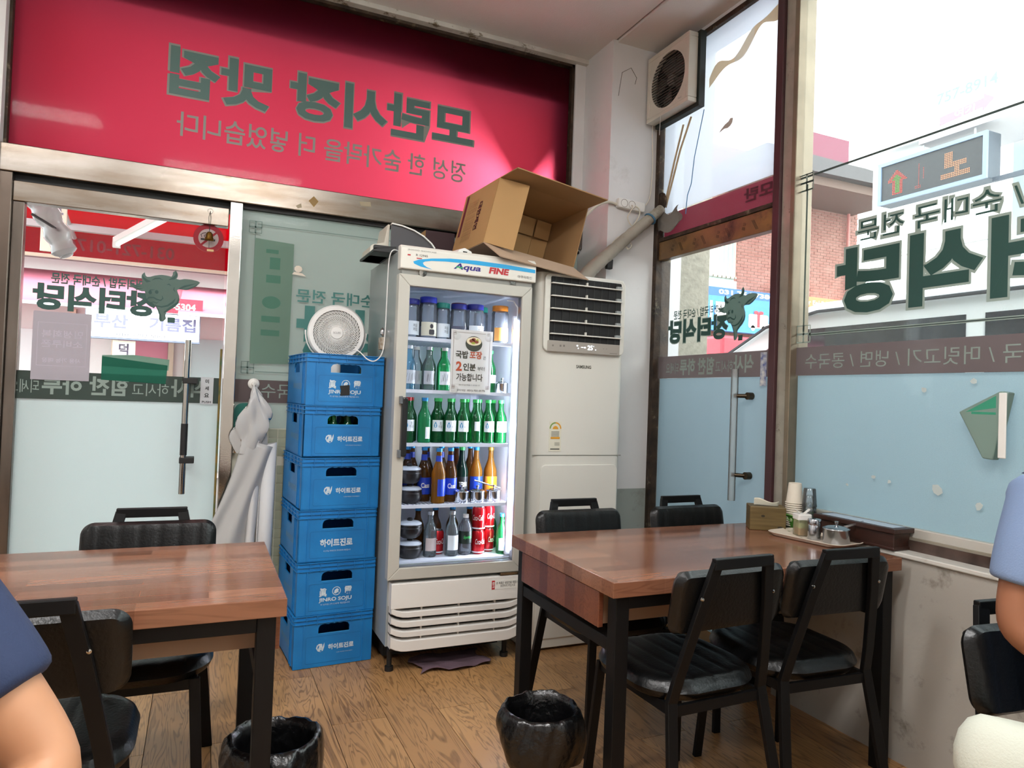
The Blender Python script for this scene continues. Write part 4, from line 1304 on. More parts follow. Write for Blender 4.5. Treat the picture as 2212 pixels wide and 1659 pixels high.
el = MB().box(1.604, 1.672, 3.1232, 3.1246, .998, 1.148).build('energy_label', mat('label_cream', '#dcd8c6', .5), ac)
arc = [(1.638 + .030 * math.cos(R(a)), 1.112 + .030 * math.sin(R(a))) for a in range(0, 181, 15)]
flat('label_arc', ribbon(arc[:7], .007), mat('orange_print', '#d99a2f', .5), el, (0, 3.1228, 0), XA, ZA)
flat('label_arc', ribbon(arc[6:], .007), mat('green_label_print', '#7a9a4a', .5), el, (0, 3.1228, 0), XA, ZA)
flat('label_dial', [[(1.638 + .016 * math.cos(R(a)), 1.110 + .016 * math.sin(R(a))) for a in range(0, 181, 20)], rect(1.612, 1.664, 1.060, 1.071)], mat('orange_print', '#d99a2f', .5), el, (0, 3.1226, 0), XA, ZA)
flat('label_lines', [rect(1.615, 1.66, 1.095 - i * .007, 1.098 - i * .007) for i in range(4)] + [rect(1.635, 1.664, 1.04 - i * .006, 1.042 - i * .006) for i in range(3)] + [rect(1.612, 1.664, 1.006, 1.013)], mat('grey_label_print', '#6a6a60', .5), el, (0, 3.1227, 0), XA, ZA)
localize(ac)

# ================================================================ BLUE CRATES
M_crate = mat('blue_crate_plastic', '#147cc0', .42, var=.12, vscale=6, col2='#1069a8', bump=.05, bscale=90)
M_print = mat('white_crate_print', '#d3dbe0', .6, var=.25, vscale=60, col2='#a3bccd')
CW, CD, CH = .372, .446, .2380
def wall_with_hole(mb, w, z0, z1, hx, hz0, hz1, y0, y1, scallop=True, axis='y'):
    """upright wall (in xz) with a handle opening"""
    def add(poly):
        mb.prism(poly, y0, y1, axis)
    add([(-w, z0), (w, z0), (w, hz0), (-w, hz0)])
    add([(-w, hz0), (-hx, hz0), (-hx, hz1), (-w, hz1)])
    add([(hx, hz0), (w, hz0), (w, hz1), (hx, hz1)])
    top = []
    n_ = 20
    for i in range(n_ + 1):
        x = -hx + 2 * hx * i / n_
        e = max(0.0, abs(x) / hx - .8) / .2
        z = hz1 - .018 * e ** 2 - (.004 * abs(math.sin(i * PI / 4)) if scallop else 0)
        top.append((x, z))
    for i in range(n_):
        add([top[i], top[i + 1], (top[i + 1][0], hz1 + .0001), (top[i][0], hz1 + .0001)])
    add([(-w, hz1), (w, hz1), (w, z1), (-w, z1)])
def make_crate():
    t = thing('bottle_crate', 'x', 'crate', (0, 0, 0), 0, 'blue bottle crates in the stack')
    b = MB()
    hw, hd = CW / 2 - .006, CD / 2 - .006
    fr_ = MB()
    wall_with_hole(fr_, hw, 0, CH - .004, .071, .150, .194, -hd, -hd + .006)
    fr_.build('front_wall', M_crate, t)
    bk = MB()
    wall_with_hole(bk, hw, 0, CH - .004, .071, .150, .194, hd - .006, hd)
    bk.build('rear_wall', M_crate, t)
    for s, nm in ((-1, 'side_wall'), (1, 'side_wall')):
        sw = MB()
        x0, x1 = (-hw, -hw + .006) if s < 0 else (hw - .006, hw)
        wall_with_hole(sw, hd, 0, CH - .004, .06, .150, .194, x0, x1, False, 'x')
        sw.build(nm, M_crate, t)
    MB().box(-hw, hw, -hd, hd, 0, .006).build('floor_panel', M_crate, t)
    ri = MB()
    for z in (CH - .0045, CH - .022, CH - .040):
        o_, i_ = rrect(-CW / 2, CW / 2, -CD / 2, CD / 2, .018, 4), rrect(-hw + .002, hw - .002, -hd + .002, hd - .002, .014, 4)
        n_ = len(o_)
        v = [(x, y, z) for x, y in o_] + [(x, y, z) for x, y in i_] + [(x, y, z + .0035) for x, y in o_] + [(x, y, z + .0035) for x, y in i_]
        f = []
        for i in range(n_):
            j = (i + 1) % n_
            f += [(i, j, 2 * n_ + j, 2 * n_ + i), (n_ + j, n_ + i, 3 * n_ + i, 3 * n_ + j), (2 * n_ + i, 2 * n_ + j, 3 * n_ + j, 3 * n_ + i), (j, i, n_ + i, n_ + j)]
        ri.add(v, f)
    tag(ri.build('rim_ribs', M_crate, t), kind='stuff')
    vr = MB()
    for x in (-.125, -.078, 0, .078, .125):
        vr.box(x - .0015, x + .0015, -CD / 2 + .001, -hd, CH - .045, CH - .002)
    for x in (-.137, .137):
        vr.box(x - .002, x + .002, -hd - .004, -hd, .004, CH - .04)
    for y in (-.15, -.08, 0, .08, .15):
        vr.box(-CW / 2 + .001, -hw, y - .0015, y + .0015, CH - .045, CH - .002)
    for y in (-.17, -.14):
        vr.box(-hw - .004, -hw, y - .002, y + .002, .004, CH - .04)
    tag(vr.build('upright_ribs', M_crate, t), kind='stuff')
    pnl = ribbon(rrect(-.125, .128, .018, .138, .006, 3) + [rrect(-.125, .128, .018, .138, .006, 3)[0]], .0016)
    flat('panel_line', pnl, mat('crate_shadow_blue', '#0e5c94', .5), t, (0, -hd - .0006, 0), XA, ZA)
    hr = []
    for q in range(0, 1):
        hr = ribbon([(-.072, .150), (.072, .150)], .004)
    flat('handle_lip', hr, mat('crate_light_blue', '#2f8ecb', .4), t, (0, -hd - .0008, 0), XA, ZA)
    return t
crate0 = make_crate()
yf = -(CD / 2 - .006) - .0010
def hite_print(t, emblem=True):
    text('crate_print', '하이트진로', M_print, t, (.035 if emblem else -.005, yf, .085), XA, ZA, w=.118 if emblem else .15, h=.026 if emblem else .036, bold=.04)
    text('crate_print', '이 상자는 하이트진로 주식회사의 재산입니다', M_print, t, (.052 if emblem else 0, yf, .056 if emblem else .048), XA, ZA, w=.075 if emblem else .125, h=.005 if emblem else .008)
    if emblem:
        flat('crate_emblem', [[(-.079, .085), (-.075, .098), (-.066, .104), (-.052, .103), (-.049, .085), (-.045, .10), (-.041, .108), (-.042, .088), (-.047, .072), (-.058, .066), (-.071, .071)],
                              ], M_print, t, (0, yf, 0), XA, ZA)
        flat('crate_emblem_cut', [[(-.072, .092), (-.064, .098), (-.066, .086), (-.072, .080)], [(-.063, .071), (-.056, .076), (-.051, .071), (-.057, .068)]], M_crate, t, (0, yf - .0006, 0), XA, ZA)
def jinro_print(t):
    text('crate_print', '眞', M_print, t, (-.062, yf, .098), XA, ZA, w=.036, h=.04, bold=.03)
    text('crate_print', '露', M_print, t, (.055, yf, .100), XA, ZA, w=.036, h=.036, bold=.03)
    flat('crate_emblem', ribbon(disc(0, .100, .0185, .0185, 24) + [disc(0, .100, .0185, .0185, 24)[0]], .003) + [[(-.012, .09), (-.008, .105), (.002, .112), (.011, .106), (.008, .098), (.012, .091), (.004, .094), (-.002, .088)]], M_print, t, (0, yf, 0), XA, ZA)
    text('crate_print', 'JINRO SOJU', M_print, t, (-.004, yf, .062), XA, ZA, w=.152, h=.022, bold=.03)
    text('crate_print', '이 상자는 (주)진로의 재산입니다', M_print, t, (-.004, yf, .042), XA, ZA, w=.135, h=.009)
def side_print(t):
    text('side_print', '하이트진로', mat('worn_grey_print', '#6f93ad', .6), t, (-(CW / 2 - .006) - .0008, -.03, .085), (0, -1, 0), ZA, w=.20, h=.03, bold=.02)
CX, CY, CR = .589, 3.487, R(4)
offs = [(-.002, 0), (.0, .0), (-.001, .001), (.001, .0), (.003, .001), (.005, 0)]
clabels = ['bottom blue crate with a worn round emblem standing on the floor', 'blue crate second from the floor with Chinese characters', 'third blue crate from the floor with lettering but no emblem', 'blue crate fourth from the floor with emblem and lettering', 'second blue crate from the top with dark bottles inside', 'top blue crate holding the white fan']
PIT = .2385
crates = []
for k in range(6):
    t = crate0 if k == 0 else dup(crate0)
    t.location = (CX + offs[k][0], CY + offs[k][1], .002 + k * PIT)
    t.rotation_euler = (0, 0, CR + [0, .01, -.006, .008, -.01, .004][k])
    t['label'] = clabels[k]
    crates.append(t)
for k in range(6):
    if k in (1, 5):
        jinro_print(crates[k])
    else:
        hite_print(crates[k], k != 2)
    side_print(crates[k])
flat('black_tape', [[(-.028, .092), (.018, .098), (.02, .05), (-.025, .046), (-.022, .07)]], M_black, crates[5], (0, yf - .0008, 0), XA, ZA)
# empties inside the second crate and the top crate
for i, x in enumerate((-.10, -.034, .034, .10)):
    for j in range(2):
        p = Matrix.Rotation(CR, 3, 'Z') @ Vector((x, -.17 + j * .075, 0))
        bottle('empty_bottle', 'empty bottle in the second crate from the top, ' + ORD[i] + (' in front' if j == 0 else ' behind'), (CX + p.x, CY + p.y, .002 + 4 * PIT + .0065), G_green, CAPG, group='empty bottles in the second crate', sc_=.97)
for x, y, wh in ((.10, -.16, 'front'), (.14, -.085, 'rear')):
    p = Matrix.Rotation(CR, 3, 'Z') @ Vector((x, y, 0))
    bottle('empty_bottle', wh + ' one of two empty green bottles in the top crate', (CX + p.x, CY + p.y, .002 + 5 * PIT + .0065), G_green, CAPG, group='empty bottles in the top crate', sc_=.97)

# ================================================================ WHITE DESK FAN
M_fan = mat('fan_white_plastic', '#e0e0de', .35)
fn = thing('desk_fan', 'round white desk fan standing in the top blue crate', 'fan', (.588, 3.46, .002 + 5 * PIT + .0065), R(-6))
zc = 1.541 - (.002 + 5 * PIT + .0065)
cyf = -.045
RF = .132
MB().lathe([(RF - .022, -.012), (RF - .004, -.012), (RF + .004, 0), (RF + .004, .05), (RF - .01, .075), (RF - .03, .085), (.03, .10), (0, .10)], 48, (0, cyf, zc), 'y').build('housing', M_fan, fn)
MB().lathe([(RF - .022, -.012), (RF - .022, -.004), (RF - .006, .02)], 48, (0, cyf, zc), 'y').build('front_ring', M_fan, fn)
sp = MB()
NB = 44
for i in range(NB):
    a0 = 2 * PI * i / NB
    pts = []
    for q in range(7):
        s = q / 6
        r_ = .030 + (RF - .052) * s + .0
        a = a0 + 1.15 * s ** 1.3
        pts.append((r_ * math.cos(a), cyf - .014 + .012 * s ** 2 - .003, zc + r_ * math.sin(a)))
    sp.tube(pts, .0024, 4, caps=False)
for r_ in (.055, .082):
    sp.tube([(r_ * math.cos(2 * PI * i / 40), cyf - .012, zc + r_ * math.sin(2 * PI * i / 40)) for i in range(40)], .0012, 4, closed=True)
tag(sp.build('grille_vanes', M_fan, fn), kind='stuff')
MB().lathe([(0, -.022), (.028, -.021), (.031, -.016), (.031, -.008)], 28, (0, cyf, zc), 'y').build('hub_cap', M_fan, fn)
text('hub_print', '5CLIFE', mat('grey_fan_print', '#7d7d80', .5), fn, (0, cyf - .0226, zc), XA, ZA, w=.034, h=.009)
MB().lathe([(0, .03), (.10, .03)], 40, (0, cyf, zc), 'y').build('dark_interior', mat('fan_interior_grey', '#3a3a39', .6), fn)
for i in range(5):
    a = 2 * PI * i / 5 + .3
    def bl(s, t_, a=a):
        r_ = .03 + .065 * s
        aa = a + (t_ - .5) * 1.0 + .3 * s
        return (r_ * math.cos(aa), cyf + .022 - .012 * (t_ - .5), zc + r_ * math.sin(aa))
    MB().grid(bl, 5, 5).build('blade', mat('fan_blade_grey', '#77787a', .4), fn, solid=.002)
br = []
for q in range(17):
    a = R(180 + 180 * q / 16)
    br.append(((RF + .011) * math.cos(a), cyf + .045, zc + (RF + .011) * math.sin(a)))
MB().tube([(br[0][0], br[0][1], zc + .01)] + br + [(br[-1][0], br[-1][1], zc + .01)], .01, 4, flat=(.02, .006), up=(0, 1, 0)).build('bracket', M_fan, fn)
for s in (-1, 1):
    MB().lathe([(0, 0), (.011, 0), (.011, .006), (0, .006)], 16, (s * (RF + .012) - .003, cyf + .045, zc), 'x').build('tilt_knob', M_fan, fn)
hb = zc - RF - .012
MB().lathe([(0, 0), (.085, 0), (.088, .006), (.085, .03), (.04, .04), (.03, .05), (.028, hb), (0, hb)], 32, (0, .0, 0)).build('base', M_fan, fn)
# cord: over the crate rim, hanging and up the fridge side onto its top
cord = [(.02, -.06, zc - RF + .02), (.08, -.20, 1.455 - 1.201), (.13, -.255, 1.412 - 1.201), (.165, -.262, 1.408 - 1.201), (.195, -.262, 1.45 - 1.201), (.205, -.25, 1.55 - 1.201), (.207, -.25, 1.75 - 1.201), (.21, -.25, 1.88 - 1.201), (.225, -.26, 1.925 - 1.201), (.27, -.20, 1.93 - 1.201), (.33, -.05, 1.929 - 1.201)]
def smooth_pts(P, n=6):
    P = [Vector(p) for p in P]
    out = []
    for i in range(len(P) - 1):
        p0, p1, p2, p3 = P[max(i - 1, 0)], P[i], P[i + 1], P[min(i + 2, len(P) - 1)]
        for k in range(n):
            t_ = k / n
            out.append(0.5 * ((2 * p1) + (-p0 + p2) * t_ + (2 * p0 - 5 * p1 + 4 * p2 - p3) * t_ ** 2 + (-p0 + 3 * p1 - 3 * p2 + p3) * t_ ** 3))
    out.append(P[-1])
    return out
MB().tube(smooth_pts(cord), .0028, 6).build('power_cord', M_fan, fn)

# small bottle opener cup stuck on the fridge side
oc = thing('magnet_holder', 'small torn paper cup holder with spoon stuck to the fridge side', 'holder', (.799, 3.35, 1.50))
MB().prism([(-.022, -.03), (.022, -.03), (.026, .03), (-.026, .03)], -.02, 0, 'x').build('cup', mat('torn_paper_cup', '#cfcabd', .7, var=.4, vscale=40, col2='#7d5a34'), oc, bevel=.002)
MB().lathe([(0, -.02), (.012, -.012), (.014, 0), (.010, .015), (0, .022)], 14, (-.012, -.02, .055)).build('spoon_bowl', M_inox, oc)
MB().tube([(-.012, -.02, .035), (-.011, -.01, 0)], .003, 6).build('spoon_handle', M_inox, oc)

# ================================================================ CARDBOARD BOXES AND PLASTIC COVER ON THE FRIDGE
M_card = mat('brown_cardboard', '#b08a5a', .8, var=.08, vscale=5, bump=.05, bscale=150)
M_cardin = mat('cardboard_inside', '#a17d54', .85, var=.1, vscale=4)
M_cardout = mat('cardboard_pale_outside', '#b59a82', .8, var=.06, vscale=6)
bx = thing('cardboard_box', 'large open cardboard box tipped on its side on top of the fridge', 'box', (1.21, 3.12, 1.945))
O = Vector((0.0, 0.0, .06))
U = Vector((.535, .07, -.055))
V = Vector((.075, 0, .325))
W_ = Vector((-.06, .30, -.03))
def sheet(name, pts, m_, th=.005):
    m2 = MB().poly([tuple(p) for p in pts])
    return m2.build(name, m_, bx, solid=th)
sheet('side_panel', [O, O + V, O + V + W_, O + W_], M_card)
sheet('bottom_panel', [O, O + U, O + U + W_, O + W_], M_cardout)
sheet('top_panel', [O + V, O + V + U, O + V + U + W_, O + V + W_], M_cardin)
sheet('far_side_panel', [O + U, O + U + V, O + U + V + W_, O + U + W_], M_cardin)
bk = sheet('back_panel', [O + W_, O + W_ + U, O + W_ + U + V, O + W_ + V], M_cardin)
F1 = Vector((.135, -.055, -.035))
sheet('flap', [O, O + V, O + V + F1, O + F1 * 1.0], M_card)
T1 = Vector((-.01, -.165, .005))
sheet('flap', [O + V, O + V + U, O + V + U + T1 + Vector((.03, 0, 0)), O + V + T1 + Vector((.03, 0, 0))], M_cardin)
B1 = Vector((.012, -.12, -.085))
sheet('flap', [O, O + U, O + U + B1 * .9 + Vector((.02, 0, 0)), O + B1 + Vector((.03, 0, 0))], M_cardout)
cells = []
NN = U.cross(V).normalized()
for i in range(5):
    for j in range(3):
        a = O + W_ + U * (.02 + i * .195) + V * (.03 + j * .32) - W_ * .06
        e = W_ * .05 * random.uniform(-.6, 1)
        pts = [a + e, a + U * .18 + e * .4, a + U * .18 + V * .30, a + V * .30 + e]
        MB().poly([tuple(p) for p in pts]).build('divider_panel', M_card, bx, solid=.004)
Wn, Vn = W_.normalized(), V.normalized()
sd = O - Vector((.0032, 0, 0)) - U.normalized() * .001
text('side_print', '대한제면', mat('dark_red_box_print', '#3a1a1e', .6), bx, sd + W_ * .40 + V * .52, -Vn, -Wn, w=.15, h=.036, bold=.03)
for k in range(6):
    text('side_print', '국내산 원료 사용 보관방법 유통기한', mat('brown_box_print', '#6d4a34', .6), bx, sd + W_ * (.52 + k * .05) + V * .5, -Vn, -Wn, w=.22, h=.009)
mb_ = MB().poly([tuple(sd + W_ * .90 + V * a_) for a_ in ()] or [tuple(sd + W_ * .86 + V * .3), tuple(sd + W_ * .93 + V * .3), tuple(sd + W_ * .93 + V * .97), tuple(sd + W_ * .86 + V * .97)])
mb_.build('side_stripe', mat('maroon_box_print', '#5a1f28', .6), bx)
fs_ = thing('adapter_block', 'white plug adapter under the left side of the cardboard box', 'adapter', (1.10, 3.12, 1.93), R(15))
MB().prism([(-.045, 0), (.045, 0), (.04, .018), (.0, .03), (-.03, .018)], -.03, .03, 'y').build('block', M_white, fs_, bevel=.005)
MB().box(-.012, .012, -.031, -.029, .004, .012).build('socket_slot', M_dark, fs_)
b2 = thing('small_carton', 'small dark purple carton on the fridge behind the plastic cover', 'box', (1.09, 3.55, 1.917))
MB().box(-.06, .10, -.06, .10, 0, .20).build('carton_body', mat('dark_purple_carton', '#3d2a2e', .7), b2, bevel=.002)
MB().box(-.0605, -.060, -.059, .099, .001, .199).build('carton_side', M_card, b2)
cv_ = thing('plastic_cover', 'dark grey and white curved plastic appliance cover on the fridge corner', 'cover', (.85, 3.30, 1.917), R(0))
top = [(-.05, .155), (.0, .150), (.06, .135), (.11, .112), (.15, .082), (.168, .06)]
MB().prism([(-.05, .0)] + [(.168, .0)] + top[::-1], -.01, .0, 'y').build('side_panel', mat('charcoal_plastic', '#4b494c', .3), cv_, bevel=.002)
MB().tube([(x, -.006, z + .003) for x, z in top], .006, 4, flat=(.03, .006), up=(0, 1, 0)).build('white_rim', M_white, cv_)
MB().prism([(-.055, .0), (-.05, .16), (-.06, .16), (-.075, .07), (-.13, .055), (-.14, .045), (-.145, .0)], .02, .20, 'y').build('white_shell', mat('cream_plastic', '#cfcabb', .4), cv_, bevel=.002)
MB().prism([(-.15, -.0), (-.04, .0), (-.04, .035), (-.15, .012)], -.09, .22, 'y').build('black_rail', mat('black_plastic', '#1b1c1d', .4), cv_, bevel=.003)
MB().box(-.145, -.05, -.088, -.06, .016, .032).build('rail_clip', mat('black_plastic', '#1b1c1d', .4), cv_, bevel=.002)

# ================================================================ COLUMN: power strip, cables, duct
ps = thing('power_strip', 'white triple socket strip screwed to the corner column', 'power strip', (2.216, YC - .001, 2.394), rot=(0, R(3), 0))
MB().prism(rrect(-.092, .092, -.028, .028, .012), -.034, 0, 'y').build('casing', M_white, ps, bevel=.006)
for i, x in enumerate((-.052, .0, .055)):
    MB().lathe([(.0, -.012), (.019, -.012), (.021, -.0345), (.023, -.0348)], 22, (x, 0, 0), 'y').build('socket', mat('brown_socket', '#5d4a38', .5) if i < 2 else M_white, ps)
MB().tube(smooth_pts([(-.09, -.015, -.01), (-.16, -.02, -.012), (-.24, -.03, -.06), (-.33, -.05, -.16), (-.36, -.06, -.22)]), .008, 8).build('supply_cable', mat('cream_cable', '#cfc8b8', .5), ps)
M_cable = MATS['cream_cable']
MB().tube(smooth_pts([(.0, -.03, .0), (-.005, -.05, -.02), (-.02, -.05, -.05), (-.03, -.045, -.085), (0, -.04, -.12), (.06, -.04, -.14), (.11, -.03, -.12), (.135, -.03, -.095)]), .004, 6).build('plug_cable', M_cable, ps)
MB().tube(smooth_pts([(.02, -.03, .0), (.04, -.05, -.02), (.042, -.05, -.06), (.01, -.05, -.12), (-.03, -.05, -.17), (-.10, -.055, -.22), (-.14, -.06, -.28), (-.145, -.06, -.35)]), .004, 6).build('plug_cable', M_cable, ps)
MB().tube(smooth_pts([(.13, -.035, -.10), (.06, -.05, -.15), (-.03, -.05, -.19), (-.08, -.055, -.225), (-.03, -.06, -.215), (.0, -.06, -.24), (-.02, -.06, -.265), (-.06, -.055, -.235), (-.12, -.06, -.25), (-.16, -.06, -.30), (-.13, -.06, -.345)]), .004, 6).build('plug_cable', M_cable, ps)
MB().box(-.155, -.12, -.075, -.045, -.40, -.345).build('inline_plug', M_black, ps, bevel=.004)
du = thing('coolant_duct', 'wrapped grey coolant pipe running from air conditioner to window frame', 'pipe', (1.90, 3.36, 1.89))
dpts = smooth_pts([(-.03, .0, .0), (.05, -.005, .10), (.16, -.008, .20), (.28, -.008, .31), (.42, -.01, .43), (.50, -.015, .50)])
MB().tube(dpts, [.042 - .016 * i / len(dpts) + .0025 * (i % 2) for i in range(len(dpts))], 14).build('wrapped_pipe', mat('grey_tape_wrap', '#a9a294', .55, var=.2, vscale=10, dirt='#6c6250', dscale=12), du)
MB().tube([(.425 + .034 * math.cos(a) * .7, -.01 + .036 * math.sin(a), .432 - .034 * math.cos(a) * .7) for a in [2 * PI * i / 16 for i in range(16)]], .006, 6, closed=True).build('blue_tie', mat('blue_tie_string', '#3f6a86', .7), du)
hs = struct(MB().lathe([(0, 0), (.06, 0), (.045, .012), (0, .014)], 11, (2.402, 3.36, 2.43), 'x').build('wall_foam_patch', M_rust))
# crumpled sheet over the rail by the pipe hole
cs = MB()
cs.grid(lambda a, b: (2.402 - .02 * math.sin(a * 5) * b, 3.39 - .20 * a + .02 * math.sin(b * 6), 2.36 - .13 * b * (1 - .35 * a) + .02 * math.sin(a * 8)), 14, 10)
tag(cs.build('crumpled_sheet', mat('grey_plastic_sheet', '#75706a', .5, bump=.3, bscale=30)), 'crumpled grey plastic sheet stuffed over the street door rail', 'plastic sheet')

# ================================================================ EXHAUST FAN IN THE UPPER LIGHT
ef = thing('exhaust_fan', 'square off-white exhaust fan mounted high beside the column', 'exhaust fan', (2.30, 3.195, 3.07))
ef_b = MB()
for (y0, y1, z0, z1) in ((-.19, .19, .165, .19), (-.19, .19, -.19, -.165), (-.19, -.165, -.165, .165), (.165, .19, -.165, .165)):
    ef_b.box(0.0, .06, y0, y1, z0, z1)
ef_b.build('housing_rim', mat('aged_white_plastic', '#c9c2b4', .45, var=.1, vscale=8), ef, bevel=.004)
ring = MB()
n_ = 40
v, f = [], []
for i in range(n_):
    a = 2 * PI * i / n_
    c_, s_ = math.cos(a), math.sin(a)
    mxx = max(abs(c_), abs(s_))
    v += [(0.004, .152 * c_, .152 * s_), (.004, .168 * c_ / mxx, .168 * s_ / mxx), (.03, .150 * c_, .150 * s_)]
for i in range(n_):
    j = (i + 1) % n_
    f += [(3 * i, 3 * j, 3 * j + 1, 3 * i + 1), (3 * i + 2, 3 * j + 2, 3 * j, 3 * i)]
ring.add(v, f).build('face_plate', MATS['aged_white_plastic'], ef)
MB().box(.055, .075, -.17, .17, -.17, .17).build('dark_back', mat('fan_dark_interior', '#2a2522', .7), ef)
for i in range(19):
    z = -.142 + i * .0158
    hw = math.sqrt(max(0, .152 ** 2 - z * z))
    MB().box(.004, .009, -hw, hw, z - .0022, z + .0022).build('grille_bar', mat('dark_fan_grille', '#3d3833', .5), ef)
for i in range(5):
    a = 2 * PI * i / 5
    def bl(s, t_, a=a):
        r_ = .03 + .105 * s
        aa = a + (t_ - .5) * .9
        return (.035 + .02 * (t_ - .5), r_ * math.cos(aa), r_ * math.sin(aa))
    MB().grid(bl, 4, 4).build('blade', mat('grimy_blade', '#5a534b', .5), ef, solid=.002)
MB().lathe([(0, .018), (.03, .022), (.034, .05)], 20, (0, 0, 0), 'x').build('hub', mat('hub_grey', '#8a857c', .4), ef)
eb = MB().box(.062, .10, -.205, .185, -.21, .20).build('mounting_board', mat('dark_green_board', '#1d2622', .6, var=.4, vscale=8), ef)
MB().tube([(.0, .05, -.19), (-.003, .05, -.30)], .0012, 5).build('pull_cord', M_white, ef)
MB().tube(smooth_pts([(.045, .185, -.15), (.05, .195, -.25), (.06, .197, -.42), (.05, .199, -.60), (.02, .20, -.66)]), .003, 6).build('supply_cord', M_cable, ef)
text('maker_print', 'Hanil', mat('grey_fan_print', '#7d7d80', .5), ef, (-.0005, -.12, -.15), (0, -1, 0), ZA, w=.028, h=.01)

# ================================================================ HANGING WHITE APRON ON A SUCTION HOOK
hk = thing('suction_hook', 'round white suction hook stuck on the grey band', 'hook', (.238, 3.735, 1.283))
MB().lathe([(0, -.022), (.010, -.021), (.012, -.010), (.024, -.006), (.028, 0)], 26, (0, 0, 0), 'y').build('suction_disc', M_white, hk)
MB().tube([(0, -.02, .005), (0, -.034, -.002), (0, -.036, -.012), (0, -.03, -.018)], .004, 8).build('hook_arm', M_white, hk)
ap = thing('hanging_apron', 'translucent white plastic apron bunched and hung from the hook', 'apron', (.238, 3.70, 1.27))
M_apron = film('white_plastic_sheet', '#cfcfce', '#dcdcdb', .3, gloss=.08)
def bunch(a, b):
    z = -.33 * b
    wd = .006 + .075 * math.sin(min(1, b * 1.25) * PI * .55) * (1 - .15 * b)
    t_ = 2 * PI * a
    k = 1 + .28 * math.sin(3 * t_ + b * 7) + .12 * math.sin(7 * t_ - b * 9)
    return (wd * k * math.cos(t_) + .012 * math.sin(b * 5), -.035 - .004 + .42 * wd * k * math.sin(t_) - .012 * math.sin(b * PI), z)
MB().grid(bunch, 40, 24, wrap=True).build('bunched_top', M_apron, ap)
def fall(a, b):
    x = -.045 + .15 * a - .17 * b * (1 - .45 * a) + .012 * math.sin(b * 4 + a * 3)
    y = -.055 - .03 * math.sin(a * PI) * (1 - .3 * b) - .018 * math.sin(a * 11 + b * 2) * (.3 + .7 * b)
    return (x, y, -.26 - .53 * b - .04 * a)
MB().grid(fall, 26, 20).build('falling_sheet', M_apron, ap, solid=.0015)
ro = thing('paper_roll', 'upright roll of white sheeting leaning on the glass by the crates', 'roll', (.312, 3.672, 0.0), 0)
spi = []
for i in range(60):
    a = i / 59 * 5.2 * PI
    r_ = .026 + .016 * i / 59
    spi.append((r_ * math.cos(a), r_ * math.sin(a)))
rl = MB()
v, f = [], []
for x, y in spi:
    v += [(x - .005, y, 0.0), (x + .005, y, .985 + .01 * x / .04)]
for i in range(59):
    f.append((2 * i, 2 * i + 2, 2 * i + 3, 2 * i + 1))
rl.add(v, f, True).build('rolled_sheet', mat('matte_white_sheet', '#cfcfcf', .6), ro, solid=.001)
MB().grid(lambda a, b: (-.04 - .05 * a + .006 * math.sin(b * 9), -.028 - .02 * math.sin(a * 3), .02 + .90 * b - .15 * a), 6, 12).build('loose_edge', mat('matte_white_sheet', '#cfcfcf', .6), ro, solid=.001)

# ================================================================ TABLES AND CHAIRS
M_top = wood_plank_mat('butcher_block_laminate', '#8c5f48', '#684331', '#402418', strips=(.42, .058), rough=.15, axis='X', grain=.9, bump=.05)
M_blk = mat('black_powder_coated_steel', '#070708', .5, spec=.25, var=.1, vscale=20)
M_wood_d = wood_plank_mat('drawer_laminate', '#74442f', '#573022', '#371b12', strips=(.30, .062), rough=.25, axis='X', grain=.9, bump=.05)
M_wood_s = mat('drawer_side_board', '#8d6f58', .5, var=.15, vscale=5)
def table(label, loc, drawer_side, D=.71):
    W = 1.195
    t = thing('dining_table', label, 'table', loc, 0, 'black-framed wooden tables')
    MB().box(-W / 2, W / 2, -D / 2, D / 2, .700, .745).build('tabletop', M_top, t, bevel=.002)
    for sx in (-1, 1):
        for sy in (-1, 1):
            x, y = sx * (W / 2 - .045), sy * (D / 2 - .04)
            MB().box(x - .0225, x + .0225, y - .0225, y + .0225, 0, .70).build('leg', M_blk, t, bevel=.002)
    for sy in (-1, 1):
        y = sy * (D / 2 - .04)
        MB().box(-W / 2 + .0675, W / 2 - .0675, y - .02, y + .02, .66, .70).build('apron_rail', M_blk, t, bevel=.002)
    for sx in (-1, 1):
        x = sx * (W / 2 - .045)
        MB().box(x - .02, x + .02, -D / 2 + .0625, D / 2 - .0625, .53, .568).build('side_rail', M_blk, t, bevel=.002)
    s = drawer_side
    x0, x1 = sorted((s * (W / 2 - .022), s * (W / 2 - .005)))
    dw = MB().box(x0, x1, -D / 2 + .085, D / 2 - .085, .592, .697).build('drawer', M_wood_d, t, bevel=.002)
    dw.rotation_euler = (0, 0, 0)
    xa, xb = sorted((s * (W / 2 - .022), s * (W / 2 - .34)))
    for sy in (-1, 1):
        y = sy * (D / 2 - .10)
        MB().box(xa, xb, y - .008, y + .008, .60, .69).build('drawer_side', M_wood_s, dw)
    MB().box(xa, xb, -D / 2 + .10, D / 2 - .10, .60, .608).build('drawer_bottom', M_wood_s, dw)
    return t
RT = table('wooden table by the street window with condiments on it', (1.6875, 2.045, 0), -1)
LT_ = table('wooden table on the left with nothing on it', (-.3825, 2.145, 0), 1, .69)

